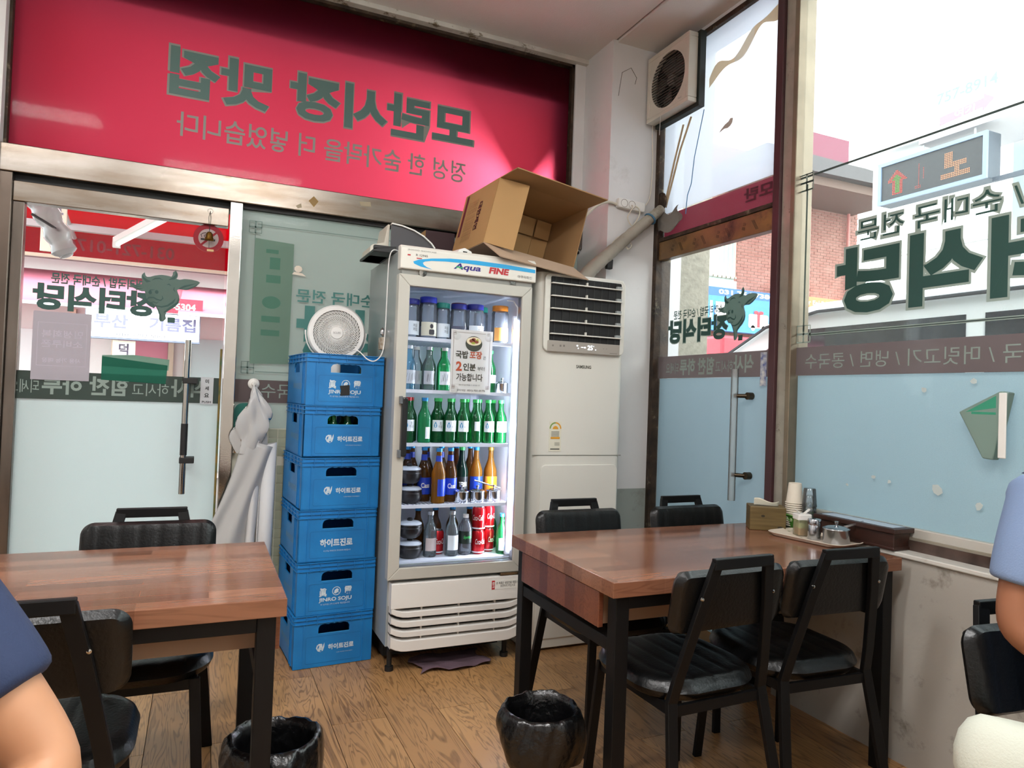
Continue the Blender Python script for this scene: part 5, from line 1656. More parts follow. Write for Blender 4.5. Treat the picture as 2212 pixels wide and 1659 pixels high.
M_leather = mat('black_vinyl_leather', '#070809', .33, spec=.4, var=.25, vscale=40, bump=.12, bscale=120)
def make_chair():
    t = thing('dining_chair', 'x', 'chair', (0, 0, 0), 0, 'black padded metal chairs')
    sp = cushion(.42, .42, .062, 6, .145, .0022, 48, 24)
    o = sp.build('seat', M_leather, t)
    o.location = (0, .0, .435)
    o.rotation_euler = (R(-90), 0, R(0))
    bp = cushion(.41, .188, .044, 7, .042, .0030, 42, 16)
    b = bp.build('backrest', M_leather, t)
    b.location = (0, -.230, .707)
    b.rotation_euler = (R(-11), 0, R(180))
    for s in (-1, 1):
        MB().tube([(s * .205, -.275, 0), (s * .168, -.200, .42), (s * .158, -.218, .50), (s * .122, -.262, .70), (s * .094, -.288, .825)], 1, flat=(.034, .016), up=(s * .98, .0, .1)).build('rear_leg', M_blk, t, bevel=.002)
        MB().tube([(s * .160, .165, .41), (s * .185, .195, 0)], 1, flat=(.030, .016), up=(1, 0, 0)).build('front_leg', M_blk, t, bevel=.002)
        MB().tube([(s * .164, -.20, .395), (s * .160, .17, .395)], 1, flat=(.030, .014), up=(0, 0, 1)).build('seat_rail', M_blk, t)
        MB().lathe([(0, -.006), (.005, -.004), (.006, 0)], 10, (s * .132, -.272, .725), 'y').build('screw', M_steel2, t)
    MB().box(-.109, .109, -.297, -.279, .806, .838).build('handle_bar', M_blk, t, bevel=.003)
    MB().box(-.16, .16, .158, .172, .38, .41).build('front_rail', M_blk, t)
    MB().box(-.165, .165, -.207, -.193, .38, .41).build('rear_rail', M_blk, t)
    return t
ch0 = make_chair()
spots = [(1.402, 1.815, R(2), 'black chair tucked under the window table nearest the bin'), (1.852, 1.815, R(-3), 'black chair tucked under the window table nearest the grey low wall'),
         (1.478, 2.335, R(180), 'black chair on the far side of the window table in front of the air conditioner'), (2.045, 2.335, R(181), 'black chair on the far side of the window table by the street door'),
         (-.142, 2.405, R(179), 'black chair on the far side of the left table beside the door'), (-.80, 2.42, R(180), 'black chair cut off by the left picture edge behind the left table'),
         (-.315, 1.885, R(0), 'black chair at the near side of the left table'), (1.705, .72, R(174), 'black chair under the man in pale trousers'), (-.52, .88, R(180), 'black chair under the man in the navy shirt')]
for i, (x, y, rz, lb) in enumerate(spots):
    t = ch0 if i == 0 else dup(ch0)
    t.location = (x, y, 0)
    t.rotation_euler = (0, 0, rz)
    t['label'] = lb

# ================================================================ THINGS ON THE WINDOW TABLE
ZT = .7455
tb_ = thing('tissue_box', 'wooden tissue box with a white tissue on the window table', 'tissue box', (2.205, 2.262, ZT), R(-34))
M_tw = mat('greenish_brown_wood', '#6d5a35', .5, var=.35, vscale=6, col2='#54431f', stretch=(1, 6, 14))
MB().box(-.072, .072, -.052, .052, 0, .098).build('box_body', M_tw, tb_, bevel=.003)
MB().prism(rrect(-.05, .05, -.018, .018, .016), .0975, .0985, 'z').build('slot', M_dark, tb_)
MB().grid(lambda a, b: (-.05 + .10 * a, .004 * math.sin(a * 6) - .01 * b, .096 + .034 * b * (.75 + .25 * math.sin(a * 5 + 1))), 12, 6).build('tissue', mat('tissue_paper', '#dcd8c4', .9), tb_, solid=.001)
flat('knot_mark', [disc(-.02, .06, .008, .005, 8), disc(.05, .014, .012, .007, 8)], mat('dark_wood_knot', '#2d2412', .6), tb_, (0, -.0526, 0), XA, ZA)
bs = thing('plastic_basket', 'green plastic basket holding cups behind the condiments', 'basket', (2.345, 2.205, .7535), R(-12))
ba = MB()
o_, i_ = rrect(-.048, .048, -.082, .082, .015, 4), rrect(-.040, .040, -.073, .073, .012, 4)
n_ = len(o_)
v = [(x, y, .052) for x, y in o_] + [(x, y, 0) for x, y in i_] + [(x * .95, y * .97, .052) for x, y in o_] + [(x * .94, y * .96, .003) for x, y in i_]
f = []
for i in range(n_):
    j = (i + 1) % n_
    f += [(n_ + i, n_ + j, j, i), (2 * n_ + i, 2 * n_ + j, 3 * n_ + j, 3 * n_ + i), (i, j, 2 * n_ + j, 2 * n_ + i)]
f += [tuple(range(2 * n_ - 1, n_ - 1, -1)), tuple(range(3 * n_, 4 * n_))]
M_gr = mat('green_plastic', '#5fae3c', .4)
ba.add(v, f).build('basket_body', M_gr, bs)
MB().prism(rrect(-.058, .058, -.103, .103, .016, 4), .050, .052, 'z')
MB().tube([(x * 1.03, y * 1.02, .051) for x, y in o_], .003, 5, closed=True).build('basket_rim', M_gr, bs)
for k in range(5):
    MB().prism(disc(-.056 + k * .028, .033, .007, .008, 6), -.0475, -.0445, 'x').build('cutout_mark', mat('pale_green_mark', '#c3dca0', .5), bs)
def paper_cup(label, z, r0=.036, r1=.026, h=.085):
    t = thing('paper_cup', label, 'cup', (2.342, 2.238, z), 0, 'stack of paper cups')
    MB().lathe([(r0, 0), (r1, h), (r1 - .002, h - .002), (0, h - .003)], 28).build('cup_wall', mat('cream_paper_cup', '#ddd3c2', .6), t)
    MB().lathe([(r0 + .002, 0), (r0 + .003, .002), (r0 + .001, .004), (r0 - .001, .002)], 28).build('rim', mat('cream_paper_cup', '#ddd3c2', .6), t)
    return t
zc_ = .7575
cup_z = [zc_ + i * .0088 for i in range(12)]
for i, z in enumerate(cup_z):
    paper_cup('topmost upturned paper cup of the stack in the basket' if i == 11 else 'upturned paper cup in the stack, ' + ['first', 'second', 'third', 'fourth', 'fifth', 'sixth', 'seventh', 'eighth', 'ninth', 'tenth', 'eleventh'][i] + ' counted from the basket', z)
for i in range(4):
    t = thing('water_glass', ['lowest', 'second lowest', 'second highest', 'topmost'][i] + ' upturned drinking glass in the stack by the paper cups', 'glass', (2.352, 2.168, .7575 + i * .030), 0, 'stack of drinking glasses')
    MB().lathe([(.029, 0), (.030, .002), (.028, .02), (.0275, .03), (.024, .075), (.022, .078), (0, .078)], 26).build('glass_wall', glass('drinking_glass', (.93, .96, .97), .45, .03, body=(.85, .9, .92), bodyfac=.10), t)
    if i == 1:
        text('glass_print', 'since', M_gr, t, (0, 0, .04), XA, ZA, w=.02, h=.01, wrap=.0278, shift=-.4)
tr = thing('melamine_tray', 'pale triangular-cornered tray with leaf print under the condiments', 'tray', (2.222, 2.02, ZT), R(8))
def tray_out(s, z):
    return [(x * s, y * s, z) for x, y in rrect(-.095, .095, -.165, .165, .045, 6)]
n_ = len(tray_out(1, 0))
v = tray_out(1.0, .014) + tray_out(.90, .002) + tray_out(.90, .005) + tray_out(.985, .0155)
f = []
for i in range(n_):
    j = (i + 1) % n_
    f += [(n_ + i, n_ + j, j, i), (2 * n_ + j, 2 * n_ + i, 3 * n_ + i, 3 * n_ + j), (i, j, 3 * n_ + j, 3 * n_ + i)]
f += [tuple(range(2 * n_ - 1, n_ - 1, -1)), tuple(range(2 * n_, 3 * n_))]
MB().add(v, f, True).build('tray_body', mat('cream_melamine', '#cfc3b3', .35), tr)
lf = []
for k in range(9):
    a = random.uniform(-1, 1)
    cx_, cy_ = random.uniform(-.07, .07), random.choice([random.uniform(.10, .14), random.uniform(-.14, -.06), random.uniform(-.02, .06)])
    lf.append([(cx_, cy_), (cx_ + .004, cy_ + .01), (cx_ + .002 + .006 * a, cy_ + .022), (cx_ - .003, cy_ + .01)])
flat('leaf_print', lf, mat('olive_leaf_print', '#7d8468', .5), tr, (0, 0, .0056), XA, YA)
sj = thing('seasoning_jar', 'square seasoning jar with white lid and spoon on the tray', 'jar', (2.225, 2.085, .7515), R(-20))
MB().prism(rrect(-.027, .027, -.027, .027, .008), 0, .062, 'z', True).build('jar_body', glass('hazy_plastic', (.95, .93, .85), .2, .1, body=(.75, .68, .5), bodyfac=.35), sj)
MB().prism(rrect(-.023, .023, -.023, .023, .006), .003, .030, 'z').build('red_pepper_salt', mat('salt_mix', '#b98d5e', .9, var=.4, vscale=90), sj)
MB().prism(rrect(-.023, .023, -.023, .023, .006), .031, .052, 'z').build('green_reflection_layer', mat('pale_green_reflection', '#a9b884', .9), sj)  # green reflection in the jar, put in as a coloured block
MB().prism(rrect(-.029, .029, -.029, .029, .009), .062, .086, 'z', True).build('lid', M_white, sj, bevel=.003)
MB().tube([(-.005, 0, .085), (-.02, -.004, .094), (-.034, -.008, .104)], 1, flat=(.009, .003), up=(0, 1, 0)).build('spoon_handle', M_white, sj)
MB().tube([(.006, 0, .085), (.022, .004, .096), (.032, .006, .103)], 1, flat=(.012, .004), up=(0, 1, 0)).build('lid_latch', M_white, sj)
sh = thing('steel_shaker', 'cylindrical steel pepper shaker on the tray', 'shaker', (2.21, 2.01, .7515), 0)
MB().lathe([(0, 0), (.024, 0), (.025, .003), (.025, .055), (.024, .057)], 28).build('shaker_body', M_inox, sh)
MB().lathe([(.0255, .056), (.026, .058), (.026, .073), (.024, .078), (0, .079)], 28).build('shaker_cap', M_inox, sh)
sgp = steel_pot('steel sugar pot with knobbed lid and spoon on the tray', 2.232, 1.925, .7515, .048, .052, spoon=(.06, -.03, .03), group=None, name='sugar_pot')
cb = thing('cutlery_box', 'long dark wooden cutlery box with glass lid on the ledge', 'cutlery box', (2.366, 1.925, .753), R(1))
M_dw = mat('dark_walnut', '#3a2018', .4, var=.35, vscale=7, col2='#26130d', stretch=(8, 1, 8))
MB().box(-.045, .045, -.17, .17, .0, .062).build('box_body', M_dw, cb, bevel=.003)
MB().box(-.05, .05, -.175, .175, .0, .012).build('base_moulding', M_dw, cb, bevel=.003)
MB().box(-.056, .056, -.182, .182, .062, .080).build('lid_frame', M_dw, cb, bevel=.003)
MB().box(-.034, .034, -.158, .158, .0795, .0815).build('lid_pane', mat('pale_lid_pane', '#b9c6d6', .1), cb)
MB().box(-.036, .036, -.16, .16, .0797, .0805).build('pane_seal', M_black, cb)
# triangular acrylic wedge stuck on the window
wd = tag(MB().prism([(1.574, 1.268), (1.438, 1.341), (1.412, 1.336), (1.458, 1.112), (1.492, 1.115)], 2.395, 2.4315, 'x').build('acrylic_wedge', film('green_white_acrylic', '#9fb8ac', '#c4dccf', .5, gloss=.1), bevel=.004), 'green and white folded plastic wedge stuck on the frosted window', 'holder')
MB().box(2.390, 2.396, 1.415, 1.44, 1.12, 1.335).build('white_edge', M_white, wd, bevel=.003)
flat('wedge_print', [[(1.55, 1.268), (1.45, 1.325), (1.45, 1.285)], rect(1.45, 1.53, 1.262, 1.27)], mat('wedge_green', '#2f8f6f', .4), wd, (2.3945, 0, 0), YA, ZA)

# ================================================================ WASTE BINS WITH BLACK BAGS
M_bag = mat('black_bin_bag', '#060607', .26, bump=.5, bscale=35)
M_bin = mat('beige_bin_plastic', '#c9bda6', .5)
def bin_(label, loc, rz, seed):
    random.seed(seed)
    t = thing('waste_bin', label, 'bin', loc, rz, 'small waste bins')
    MB().lathe([(0, .004), (.085, 0), (.092, .006), (.110, .283), (.113, .287), (.105, .283), (.088, .012), (0, .010)], 36).build('bin_body', M_bin, t)
    ph = [random.uniform(0, 6) for _ in range(6)]
    def bag(a, b):
        t_ = 2 * PI * a
        k = .0015 * math.sin(9 * t_ + ph[0] + b * 5) + .003 * math.sin(3 * t_ + ph[1] - b * 6) + .0012 * math.sin(17 * t_ + ph[2] + b * 11)
        hang = .115 + .035 * math.sin(t_ + ph[3]) + .02 * math.sin(3 * t_ + ph[4])
        if b < .4:
            s = b / .4
            r_ = .066 + (.100 - .066) * s + k * (1 - s * .5)
            z = .12 + (.30 - .12) * s + k * s
        elif b < .55:
            s = (b - .4) / .15
            r_ = .100 + .026 * s + k
            z = .30 + .012 * math.sin(s * PI) + k
        else:
            s = (b - .55) / .45
            r_ = .126 + .018 * math.sin(s * PI * .8) - .012 * s + k * 1.6
            z = .30 - hang * s + k
        return (r_ * math.cos(t_), r_ * math.sin(t_), z)
    MB().grid(bag, 72, 26, wrap=True).build('bin_bag', M_bag, t)
    MB().lathe([(0, .12), (.072, .12)], 24).build('bag_bottom', M_bag, t)
    return t
bin_('waste_bin at the corner of the window table, bag folded over'.replace('waste_bin', 'beige waste bin'), (1.0, 1.935, 0), .4, 3)
b_ = bin_('beige waste bin half hidden behind the left table leg', (.205, 2.055, 0), 1.9, 11)
b_.location = (.222, 2.02, 0)
random.seed(21)

# ================================================================ INDOOR CEILING LAMPS (behind the viewer)
M_lampbody = mat('lamp_white_metal', '#d8d8d4', .4)
def ceiling_lamp(label, x, y, w, d, e):
    t = thing('ceiling_light', label, 'ceiling light', (x, y, ZC), 0, 'flat ceiling lights')
    MB().box(-w / 2, w / 2, -d / 2, d / 2, -.045, -.001).build('lamp_housing', M_lampbody, t, bevel=.004)
    MB().box(-w / 2 + .02, w / 2 - .02, -d / 2 + .02, d / 2 - .02, -.050, -.045).build('diffuser', emitter('lamp_diffuser', (1.0, .985, .97), 6.0), t)
    la = bpy.data.lights.new('ceiling_lamp', 'AREA')
    la.shape = 'RECTANGLE'
    la.size, la.size_y = w, d
    la.energy = e
    la.color = (1.0, .985, .97)
    o = bpy.data.objects.new('ceiling_lamp', la)
    C.objects.link(o)
    o.parent = t
    o.location = (0, 0, -.06)
    return t
ceiling_lamp('flat ceiling light over the aisle behind the viewer', .2, .45, 1.2, .3, 44)
ceiling_lamp('flat ceiling light over the left side of the room', -1.4, 1.3, 1.2, .3, 40)
ceiling_lamp('flat ceiling light at the rear of the room', .5, -1.3, 1.2, .3, 30)

# ================================================================ OUTSIDE: ground
struct(MB().box(-14, 40, 3.96, 40, -.14, -.06).build('ground_back_alley', mat('asphalt', '#6d6a66', .9, var=.2, vscale=3, bump=.2, bscale=80)))
struct(MB().box(2.62, 40, -20, 3.96, -.14, -.06).build('ground_street', MATS['asphalt']))
struct(MB().box(2.50, 2.62, -2.4, 3.45, -.14, -.0).build('ground_door_sill', mat('stone_sill', '#8d8a84', .7)))
struct(MB().box(2.60, 2.83, 3.43, 3.95, -.06, 3.6).build('wall_outer_pier', mat('rough_grey_stone', '#a39c8c', .85, var=.3, vscale=30, bump=.4, bscale=60)))

# ---- red awning over the back door
M_aw = film('red_awning_cloth', '#8f1226', '#c01c38', .55, gloss=0)
aw = thing('shop_awning', 'large red awning outside the back door', 'awning', (0, 3.98, 0))
Y0, Z0, Y1, Z1_ = .02, 3.46, 3.62, 2.66
MB().grid(lambda a, b: (-3.4 + 6.2 * a, Y0 + (Y1 - Y0) * b, Z0 + (Z1_ - Z0) * b - .05 * math.sin(b * PI)), 12, 10).build('canopy_cloth', M_aw, aw, solid=.003)
MB().box(-3.4, 2.8, Y1, Y1 + .004, 2.43, Z1_).build('valance', M_aw, aw)
text('valance_print', '031-721-0176', mat('awning_dark_print', '#7a0e20', .6), aw, (-.75, Y1 - .003, 2.545), (-1, 0, 0), ZA, w=.9, h=.12, bold=.02)
M_al = mat('white_tube', '#c9c9c9', .4, .3)
for y in (3.30, 1.9, .7):
    z = Z0 + (Z1_ - Z0) * y / 3.62 - .09
    MB().box(-3.3, 2.7, y - .03, y + .03, z - .03, z + .03).build('frame_tube', M_al, aw)
for x in (-3.0, -1.14, 2.0):
    MB().tube([(x, .05, Z0 - .10), (x, Y1 - .03, Z1_ - .06)], .02, 8).build('frame_arm', M_al, aw)
MB().box(-3.4, 2.8, Y1 - .02, Y1 + .02, 2.40, 2.43).build('valance_painted_light', mat('warm_painted_light', '#e2cdb4', .4), aw)  # warm light string along the valance bottom, only painted as a pale strip
def tube_lamp(label, p0, p1, e):
    p0, p1 = Vector(p0), Vector(p1)
    t = thing('tube_light', label, 'tube light', p0, 0, 'fluorescent tubes under the awning')
    d = p1 - p0
    MB().tube([(0, 0, 0), tuple(d)], 1, flat=(.05, .06), up=(0, 0, 1)).build('fixture', M_white, t)
    MB().tube([tuple(d * .02 + Vector((0, 0, -.045))), tuple(d * .98 + Vector((0, 0, -.045)))], .014, 10).build('tube', emitter('fluorescent_tube_%d' % int(e * 10), (1, .98, .95), e), t)
    for s in (.01, .99):
        MB().box(-.03, .03, -.03, .03, -.065, .01).build('end_cap', M_white, t, loc=tuple(d * s))
    return t
tube_lamp('fluorescent tube seen through the back door glass', (-.28, 6.0, 2.60), (-.76, 7.2, 2.55), 1.2)
tube_lamp('fluorescent tube close behind the red sign film', (1.70, 3.88, 2.60), (1.72, 4.30, 2.58), 330)
tube_lamp('fluorescent tube under the awning behind the sign middle', (.55, 4.45, 2.72), (.60, 5.6, 2.62), 30)
tube_lamp('fluorescent tube under the awning behind the sign left end', (-.55, 4.45, 2.72), (-.50, 5.6, 2.62), 26)
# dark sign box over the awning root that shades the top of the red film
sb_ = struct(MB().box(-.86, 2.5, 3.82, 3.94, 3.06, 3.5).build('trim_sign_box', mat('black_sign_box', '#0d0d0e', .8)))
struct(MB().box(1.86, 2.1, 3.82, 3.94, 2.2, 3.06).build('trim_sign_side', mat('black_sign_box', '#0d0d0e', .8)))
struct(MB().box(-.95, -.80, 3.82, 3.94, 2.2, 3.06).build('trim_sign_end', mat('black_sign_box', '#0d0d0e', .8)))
# hanging banner and wrapped plastic sleeve
bn = thing('hanging_banner', 'cream hanging banner with grey letters outside the back door', 'banner', (-1.12, 6.5, 2.28))
MB().box(-.085, .085, -.012, .012, 0, .5).build('banner_panel', mat('cream_banner', '#efe8d2', .6), bn, bevel=.002)
text('banner_print', '부\n대', mat('grey_banner_print', '#8b8795', .6), bn, (0, -.0135, .25), XA, ZA, h=.27, bold=.03)
slv = thing('plastic_sleeve', 'milky plastic sleeve wrapped around a strut outside the door', 'plastic wrap', (-.69, 4.4, 1.93))
sp_ = smooth_pts([(0, 0, 0), (-.015, 0, .03), (-.06, .0, .14), (-.13, .0, .26), (-.20, 0, .36), (-.27, 0, .48)])
MB().tube(sp_, [.016 + .045 * math.sin(min(1, i / 9) * PI * .5) + .008 * math.sin(i * 1.3) for i in range(len(sp_))], 16).build('sleeve_film', film('milky_plastic', '#c9cdcb', '#dfe3e0', .45, clear=.25, gloss=.12), slv)
MB().tube([(-.16, -.05, .20), (-.09, -.06, .16), (-.03, -.055, .125)], .007, 8).build('strap', M_black, slv)

# ---- shops across the alley
bs_ = thing('market_building', 'pale shop building across the alley with pink awnings', 'building', (-1.0, 11.0, -.06))
MB().box(-6, 5, 0, 3, 0, 5.2).build('facade_wall', mat('pale_facade', '#cfc9c4', .8, var=.08, vscale=1), bs_)
for i in range(6):
    MB().box(-6, 5, -.5 + .05 * i, 0.0, 2.95 + i * .05, 2.975 + i * .05).build('eave_board', mat('grey_eave_board', '#8d827e', .7), bs_)
M_pink = film('pink_awning_cloth', '#d8889a', '#e88ca4', .4, gloss=0)
for x0, x1, yf_, zf, zb in ((-4.2, .78, -1.0, 2.28, 2.80), (.70, 2.6, -1.6, 2.22, 2.75)):
    MB().grid(lambda a, b, x0=x0, x1=x1, yf_=yf_, zf=zf, zb=zb: (x0 + (x1 - x0) * a, yf_ * b, zb + (zf - zb) * b), 6, 4).build('pink_awning', M_pink, bs_, solid=.004)
    MB().box(x0, x1, yf_ - .03, yf_ + .01, zf - .04, zf).build('awning_bar', M_al, bs_)
for x in (-3.1, -1.55, -.62, -.12, .58, .78, 1.7):
    MB().box(x - .035, x + .035, -.06, .0, 0, 2.3).build('shop_mullion', mat('warm_aluminium', '#c4b09a', .35, .6), bs_)
for x0, x1, cl in ((-3.06, -1.6, '#9fa6a4'), (-1.5, -.66, '#b7b0ae'), (-.08, .54, '#b06a78'), (.82, 1.66, '#a9b7b5')):
    MB().box(x0, x1, -.03, -.001, .1, 2.0).build('shop_pane', mat('shop_pane_' + cl[1:], cl, .15), bs_)
MB().box(-.08, .54, -.05, -.03, .1, 1.35).build('shop_counter', mat('grey_counter', '#8c8f90', .5), bs_)
ws = thing('lit_shop_sign', 'white lit shop sign across the alley with phone number', 'sign', (-.67, 9.55, 1.79))
MB().box(-.62, .62, 0, .14, 0, .35).build('sign_box', mat('sign_frame_grey', '#7a8296', .5), ws)
MB().box(-.61, .61, -.004, 0, .02, .34).build('sign_face', mat('sign_face_white', '#f4f4f4', .5, emit=(1, 1, 1), es=1.1), ws)
text('sign_print', '부산    기름집', mat('dusk_blue_print', '#7a7a9c', .5), ws, (.02, -.006, .215), XA, ZA, w=1.1, h=.17, bold=.03)
text('sign_print', '010-3702-5061', mat('grey_print_dark', '#6a6a74', .5), ws, (-.03, -.006, .06), XA, ZA, w=.52, h=.04)
for x in (-.5, .5):
    MB().box(x - .02, x + .02, .14, 1.45, .12, .16).build('sign_bracket', M_al, ws)
rs_ = thing('red_phone_sign', 'red sign ending in 5304 across the alley', 'sign', (-.20, 9.50, 2.15))
MB().box(-.24, .17, 0, .04, 0, .18).build('sign_panel', mat('red_sign_panel', '#b5283e', .5), rs_)
text('sign_print', '1-5304', M_white, rs_, (-.06, -.002, .08), XA, ZA, w=.30, h=.085, bold=.03)
for x in (-.2, .13):
    MB().box(x - .01, x + .01, .04, 1.5, .08, .10).build('sign_bracket', M_al, rs_)
vs2 = thing('standing_sign', 'cream upright signboard with black characters across the alley', 'sign', (-.88, 9.6, -.06))
MB().box(-.12, .12, 0, .05, 0, 1.84).build('sign_board', mat('cream_banner', '#efe8d2', .6), vs2)
text('sign_print', '덕\n산', mat('dark_violet_print', '#3a2f44', .5), vs2, (0, -.002, 1.67), XA, ZA, h=.27, bold=.03)
text('sign_print', '고춧', mat('red_print', '#b5202a', .5), vs2, (0, -.002, 1.46), XA, ZA, w=.17, h=.08)

# ================================================================ OUTSIDE THE STREET WINDOW
br_ = thing('brick_building', 'reddish brick building across the street with barred window', 'building', (11.4, 12.0, -.06))
MB().box(-3.3, 3.0, .06, 5, 0, 7.02).build('mortar_wall', mat('pale_mortar', '#c2b6ac', .9), br_)
bk_ = MB()
bw, bh, g = .20, .058, .009
row = 0
z = 2.6
while z < 7.0:
    x = -3.3 + (bw / 2 if row % 2 else 0)
    while x < 2.98:
        xe = min(x + bw - g, 3.0)
        inwin = (-2.5 < x + .1 < -.80) and (4.02 < z < 5.75)
        if not inwin:
            bk_.box(x, xe, .045 + random.uniform(-.004, .004), .062, z, z + bh)
        x += bw
    z += bh + g
    row += 1
tag(bk_.build('bricks', mat('red_brown_brick', '#8d5c50', .85, var=.3, vscale=4, col2='#9d7266'), br_), kind='stuff')
MB().box(-2.5, -.82, .0, .07, 4.05, 5.8).build('window_glazing', mat('grey_green_glazing', '#a9bbb4', .2), br_)
MB().box(-2.55, -.78, -.05, .06, 3.86, 4.05).build('window_sill', mat('concrete_sill', '#b3aea0', .8), br_)
for i in range(15):
    x = -2.5 + i * .118
    MB().box(x - .012, x + .012, -.06, -.03, 4.1, 5.8).build('window_bar', mat('cream_bar', '#d9d0ae', .5), br_)
for zz in (4.12, 5.05):
    MB().box(-2.55, -.80, -.06, -.03, zz - .02, zz + .02).build('window_bar', MATS['cream_bar'], br_)
for x in (1.35, 2.6):
    MB().tube([(x, -.03, 2.6), (x, -.03, 7.0)], .035, 8).build('drain_pipe', mat('dusty_pink_pipe', '#b5746c', .6), br_)
MB().prism([(-1.6, 6.18), (-1.4, 6.55), (2.9, 6.45), (3.0, 6.22)], -1.5, .06, 'y').build('eave', mat('dark_eave', '#4d4a4b', .8), br_)
MB().box(-1.5, 2.8, -1.3, .05, 6.02, 6.2).build('eave_underside', mat('brown_soffit', '#6f5a50', .8), br_)
MB().box(1.4, 2.98, .2, 4, 7.0, 7.9).build('upper_storey', mat('maroon_cladding', '#6d3a48', .8), br_)
bsn = thing('blue_shop_sign', 'blue oil shop signboard under the barred window', 'sign', (10.35, 11.72, 2.85))
MB().box(-1.75, 1.30, 0, .2, 0, .92).build('sign_box', mat('sign_blue', '#2f7ac9', .4), bsn)
MB().box(-1.75, 1.30, -.003, 0, .74, .92).build('sign_header', mat('sign_dark_blue', '#1f56ae', .4), bsn)
text('sign_print', 'Oil House', M_white, bsn, (-1.15, -.006, .83), XA, ZA, w=.62, h=.09, bold=.03)
text('sign_print', '031.754.7380', M_white, bsn, (.36, -.006, .83), XA, ZA, w=1.55, h=.10, bold=.03)
text('sign_print', '기름집', M_white, bsn, (-.35, -.006, .42), XA, ZA, w=1.15, h=.40, bold=.04)
text('sign_print', '전국\n배송', M_white, bsn, (1.12, -.006, .30), XA, ZA, w=.22, h=.26, bold=.02)
flat('truck_pictogram', [rrect(.42, .98, .12, .42, .05), disc(.55, .12, .06), disc(.85, .12, .06)], M_white, bsn, (0, -.006, 0), XA, ZA)
flat('truck_ribbon', [rect(.66, .74, .14, .44), disc(.63, .46, .07, .04, 10), disc(.77, .46, .07, .04, 10)], mat('red_print', '#b5202a', .5), bsn, (0, -.010, 0), XA, ZA)
rp = struct(MB().box(11.70, 11.92, 11.6, 11.95, -.06, 3.95).build('trim_red_post', mat('orange_red_post', '#c9542f', .6)))
osn = thing('orange_shop_sign', 'orange eel restaurant signboard on the brick wall', 'sign', (13.15, 11.72, 2.95))
MB().box(-1.15, 1.2, 0, .2, 0, .86).build('sign_box', mat('sign_orange', '#e0703a', .4), osn)
text('sign_print', '민물장어', M_white, osn, (.05, -.006, .36), XA, ZA, w=1.7, h=.42, bold=.04)
text('sign_print', 'River Eel Restaurant', M_white, osn, (-.2, -.006, .73), XA, ZA, w=1.5, h=.10, bold=.02)
rt_ = thing('red_truck', 'red vehicle with a white stripe parked beyond the van', 'vehicle', (9.55, 10.4, -.06))
MB().box(-1.3, 1.0, -.8, .8, .5, 2.55).build('cargo_body', mat('vehicle_red', '#b02a38', .4), rt_, bevel=.05)
MB().box(-1.3, 1.0, -.806, -.80, 1.98, 2.06).build('white_stripe', M_white, rt_)
for x in (-.8, .6):
    MB().lathe([(0, -.1), (.33, -.1), (.33, .1), (0, .1)], 20, (x, -.72, .34), 'y').build('wheel', M_black, rt_)
# white van parked along the window
vn = thing('white_van', 'white van parked outside along the shop window', 'van', (3.62, 0, -.06))
M_van = mat('van_white_paint', '#e6e8ea', .2, coat=.5)
M_vg = mat('van_dark_glass', '#23272d', .06, spec=.8)
prof_ = [(-3.0, .35), (6.25, .35), (6.35, .85), (6.2, 1.12), (5.15, 1.30), (3.75, 1.94), (3.35, 2.02), (-2.6, 2.0), (-3.0, 1.7)]
MB().prism(prof_, 0.0, 1.75, 'x').build('body', M_van, vn, bevel=.09, seg=4)
wsx = [(5.02, 1.385), (3.82, 1.93)]
MB().add([(.12, 5.06, 1.375), (1.63, 5.06, 1.375), (1.5, 3.84, 1.935), (.25, 3.84, 1.935)], [(0, 1, 2, 3)]).build('windscreen', mat('windscreen_grey', '#7d898c', .06, spec=.8), vn, solid=.01)
for y0, y1 in ((2.35, 3.55), (.75, 2.25), (-1.2, .65), (-2.6, -1.3)):
    pl = [(y0, 1.32), (y1 + (.85 if y1 > 3 else 0), 1.32), (y1, 1.84), (y0, 1.84)]
    MB().prism(pl, -.006, .004, 'x').build('side_window', M_vg, vn)
MB().tube([(-.012, -2.8, 1.93), (-.012, 3.3, 1.95), (-.012, 3.75, 1.88), (-.012, 4.9, 1.36)], .012, 6).build('drip_rail', mat('van_trim_dark', '#3a3d42', .4), vn)
for y in (4.95, -1.9):
    for x in (.0, 1.55):
        MB().lathe([(0, 0), (.34, 0), (.34, .2), (0, .2)], 24, (x, y, .34), 'x').build('wheel', M_black, vn)
MB().prism(rrect(3.55, 3.85, 1.28, 1.46, .04), -.22, -.06, 'x').build('wing_mirror', M_van, vn, bevel=.02)
MB().box(-.07, .02, 3.66, 3.72, 1.30, 1.34).build('mirror_arm', M_van, vn)
# overexposed white building opposite, LED sign, phone sign, steel post
wbd = thing('white_building', 'plain white building across the street', 'building', (6.8, 0, -.06))
MB().box(0, 4, -8, 5.5, 0, 9).build('wall', mat('bright_white_wall', '#f2f2f0', .8, var=.03, vscale=1), wbd)
for z in (3.0, 6.0):
    MB().box(-.03, .0, -8, 5.5, z, z + .04).build('wall_groove', mat('pale_grey_groove', '#d3d3d0', .8), wbd)
led = thing('led_sign', 'dark LED sign with a red arrow and letter outside the window', 'sign', (5.0, 3.57, 2.95), rot=(0, 0, R(-90)))
